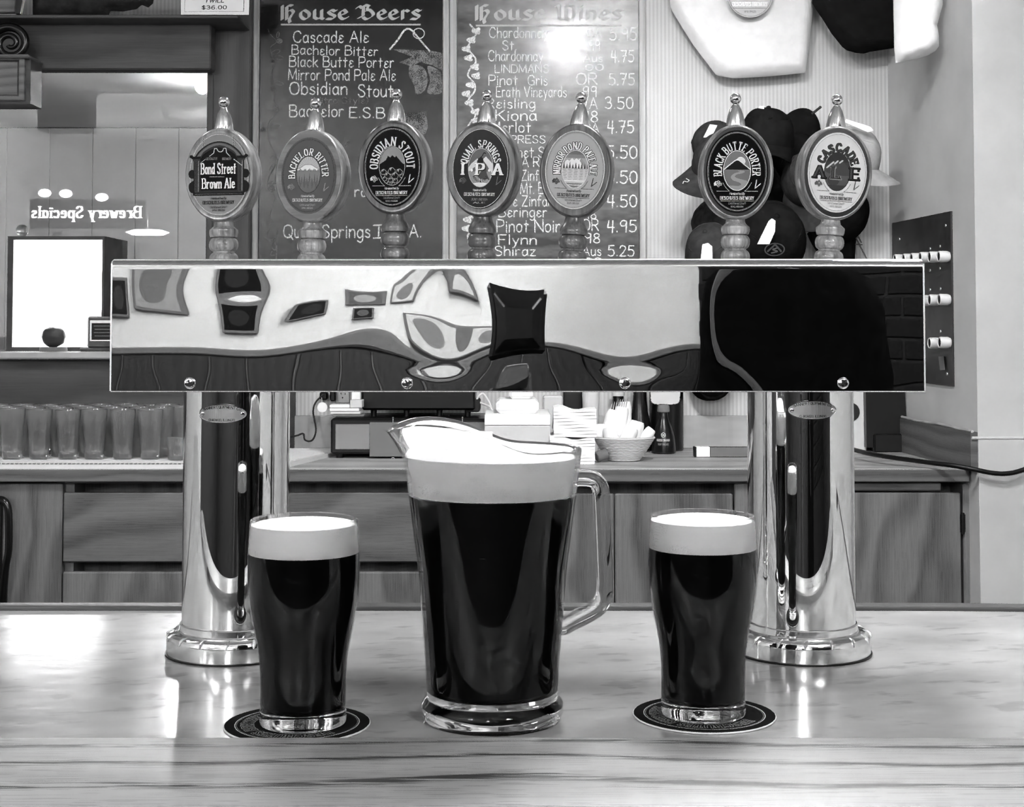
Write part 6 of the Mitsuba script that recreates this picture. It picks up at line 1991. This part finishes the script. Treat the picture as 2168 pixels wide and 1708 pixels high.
part('operator_standin', 'strap', tube(smooth_pts([(.50, -.555, 1.50), (.475, -.56, 1.42), (.49, -.56, 1.30), (.55, -.565, 1.18), (.60, -.565, 1.0)], 6), .010, 8), 'mid_grey', smooth=40, label='added pale band on the camera operator stand-in')
k = thing('lit_sign', 'glowing sign in the guest room, mirrored in the glass', 'sign')
YN = -2.2
dn = 2 * YW - YN
zs_, xs_ = Z(459, dn), X(58, dn, 460)
sg = text('Brewery Specials', 'serif', .085, X(290, dn, 460) - xs_)
mb = MB()
for p in polys(sg):
    v, f = tri2d(p)
    mb.add(np.column_stack([xs_ + v[:, 0] if False else (xs_ + (X(290, dn, 460) - xs_)) - v[:, 0], np.full(len(v), YN + .001), zs_ + v[:, 1]]), f)
v, f = mb.mesh()
nn = np.cross(v[f[:, 1]] - v[f[:, 0]], v[f[:, 2]] - v[f[:, 0]])
f = np.where((nn[:, 1] < 0)[:, None], f[:, ::-1], f)
scene[num(k + '__letters')] = mikit.ply((v, f), 'white_plastic', emitter=emit(L_NEON))
part(k, 'backboard', cbox(xs_ - .08, X(300, dn, 460), YN - .03, YN, zs_ - .08, zs_ + .14), 'black_plastic', smooth=False)
part(k, 'hanger', MB().add(tube([(xs_ + .1, YN - .015, zs_ + .14), (xs_ + .1, YN - .015, CEIL)], .002, 6)).add(tube([(xs_ + .6, YN - .015, zs_ + .14), (xs_ + .6, YN - .015, CEIL)], .002, 6)), 'white_plastic', smooth=40)
YL = -1.2
dn = 2 * YW - YL
for px, py, r_, lb in ((85, 406, .035, 'leftmost'), (130, 407, .035, 'middle'), (207, 415, .035, 'rightmost')):
    k = thing('bulb_lamp', lb + ' of the three small bare bulbs mirrored in the glass', 'lamp', 'bare bulbs of the guest room')
    c = P(px, py, dn); c[1] = YL
    s = trimesh.creation.icosphere(2, r_)
    scene[num(k + '__globe')] = mikit.ply((s.vertices * [1.25, 1, .8] + c, s.faces), 'white_plastic', smooth=True, emitter=emit(13))
    part(k, 'cord', tube([c + [0, 0, r_ * .8], (c[0], c[1], CEIL)], .002, 6), 'white_plastic', smooth=40)
k = thing('pendant_lamp', 'flat round lit pendant in the guest room, mirrored in the glass', 'lamp')
c = P(305, 490, dn); c[1] = YL
scene[num(k + '__glow')] = mikit.ply(lathe([(0, -.022), (.10, -.020), (.145, 0), (.10, .016), (0, .02)], 32, c), 'white_plastic', smooth=50, emitter=emit(14))
part(k, 'cord', tube([c + [0, 0, .021], (c[0], c[1], CEIL)], .002, 6), 'white_plastic', smooth=40)
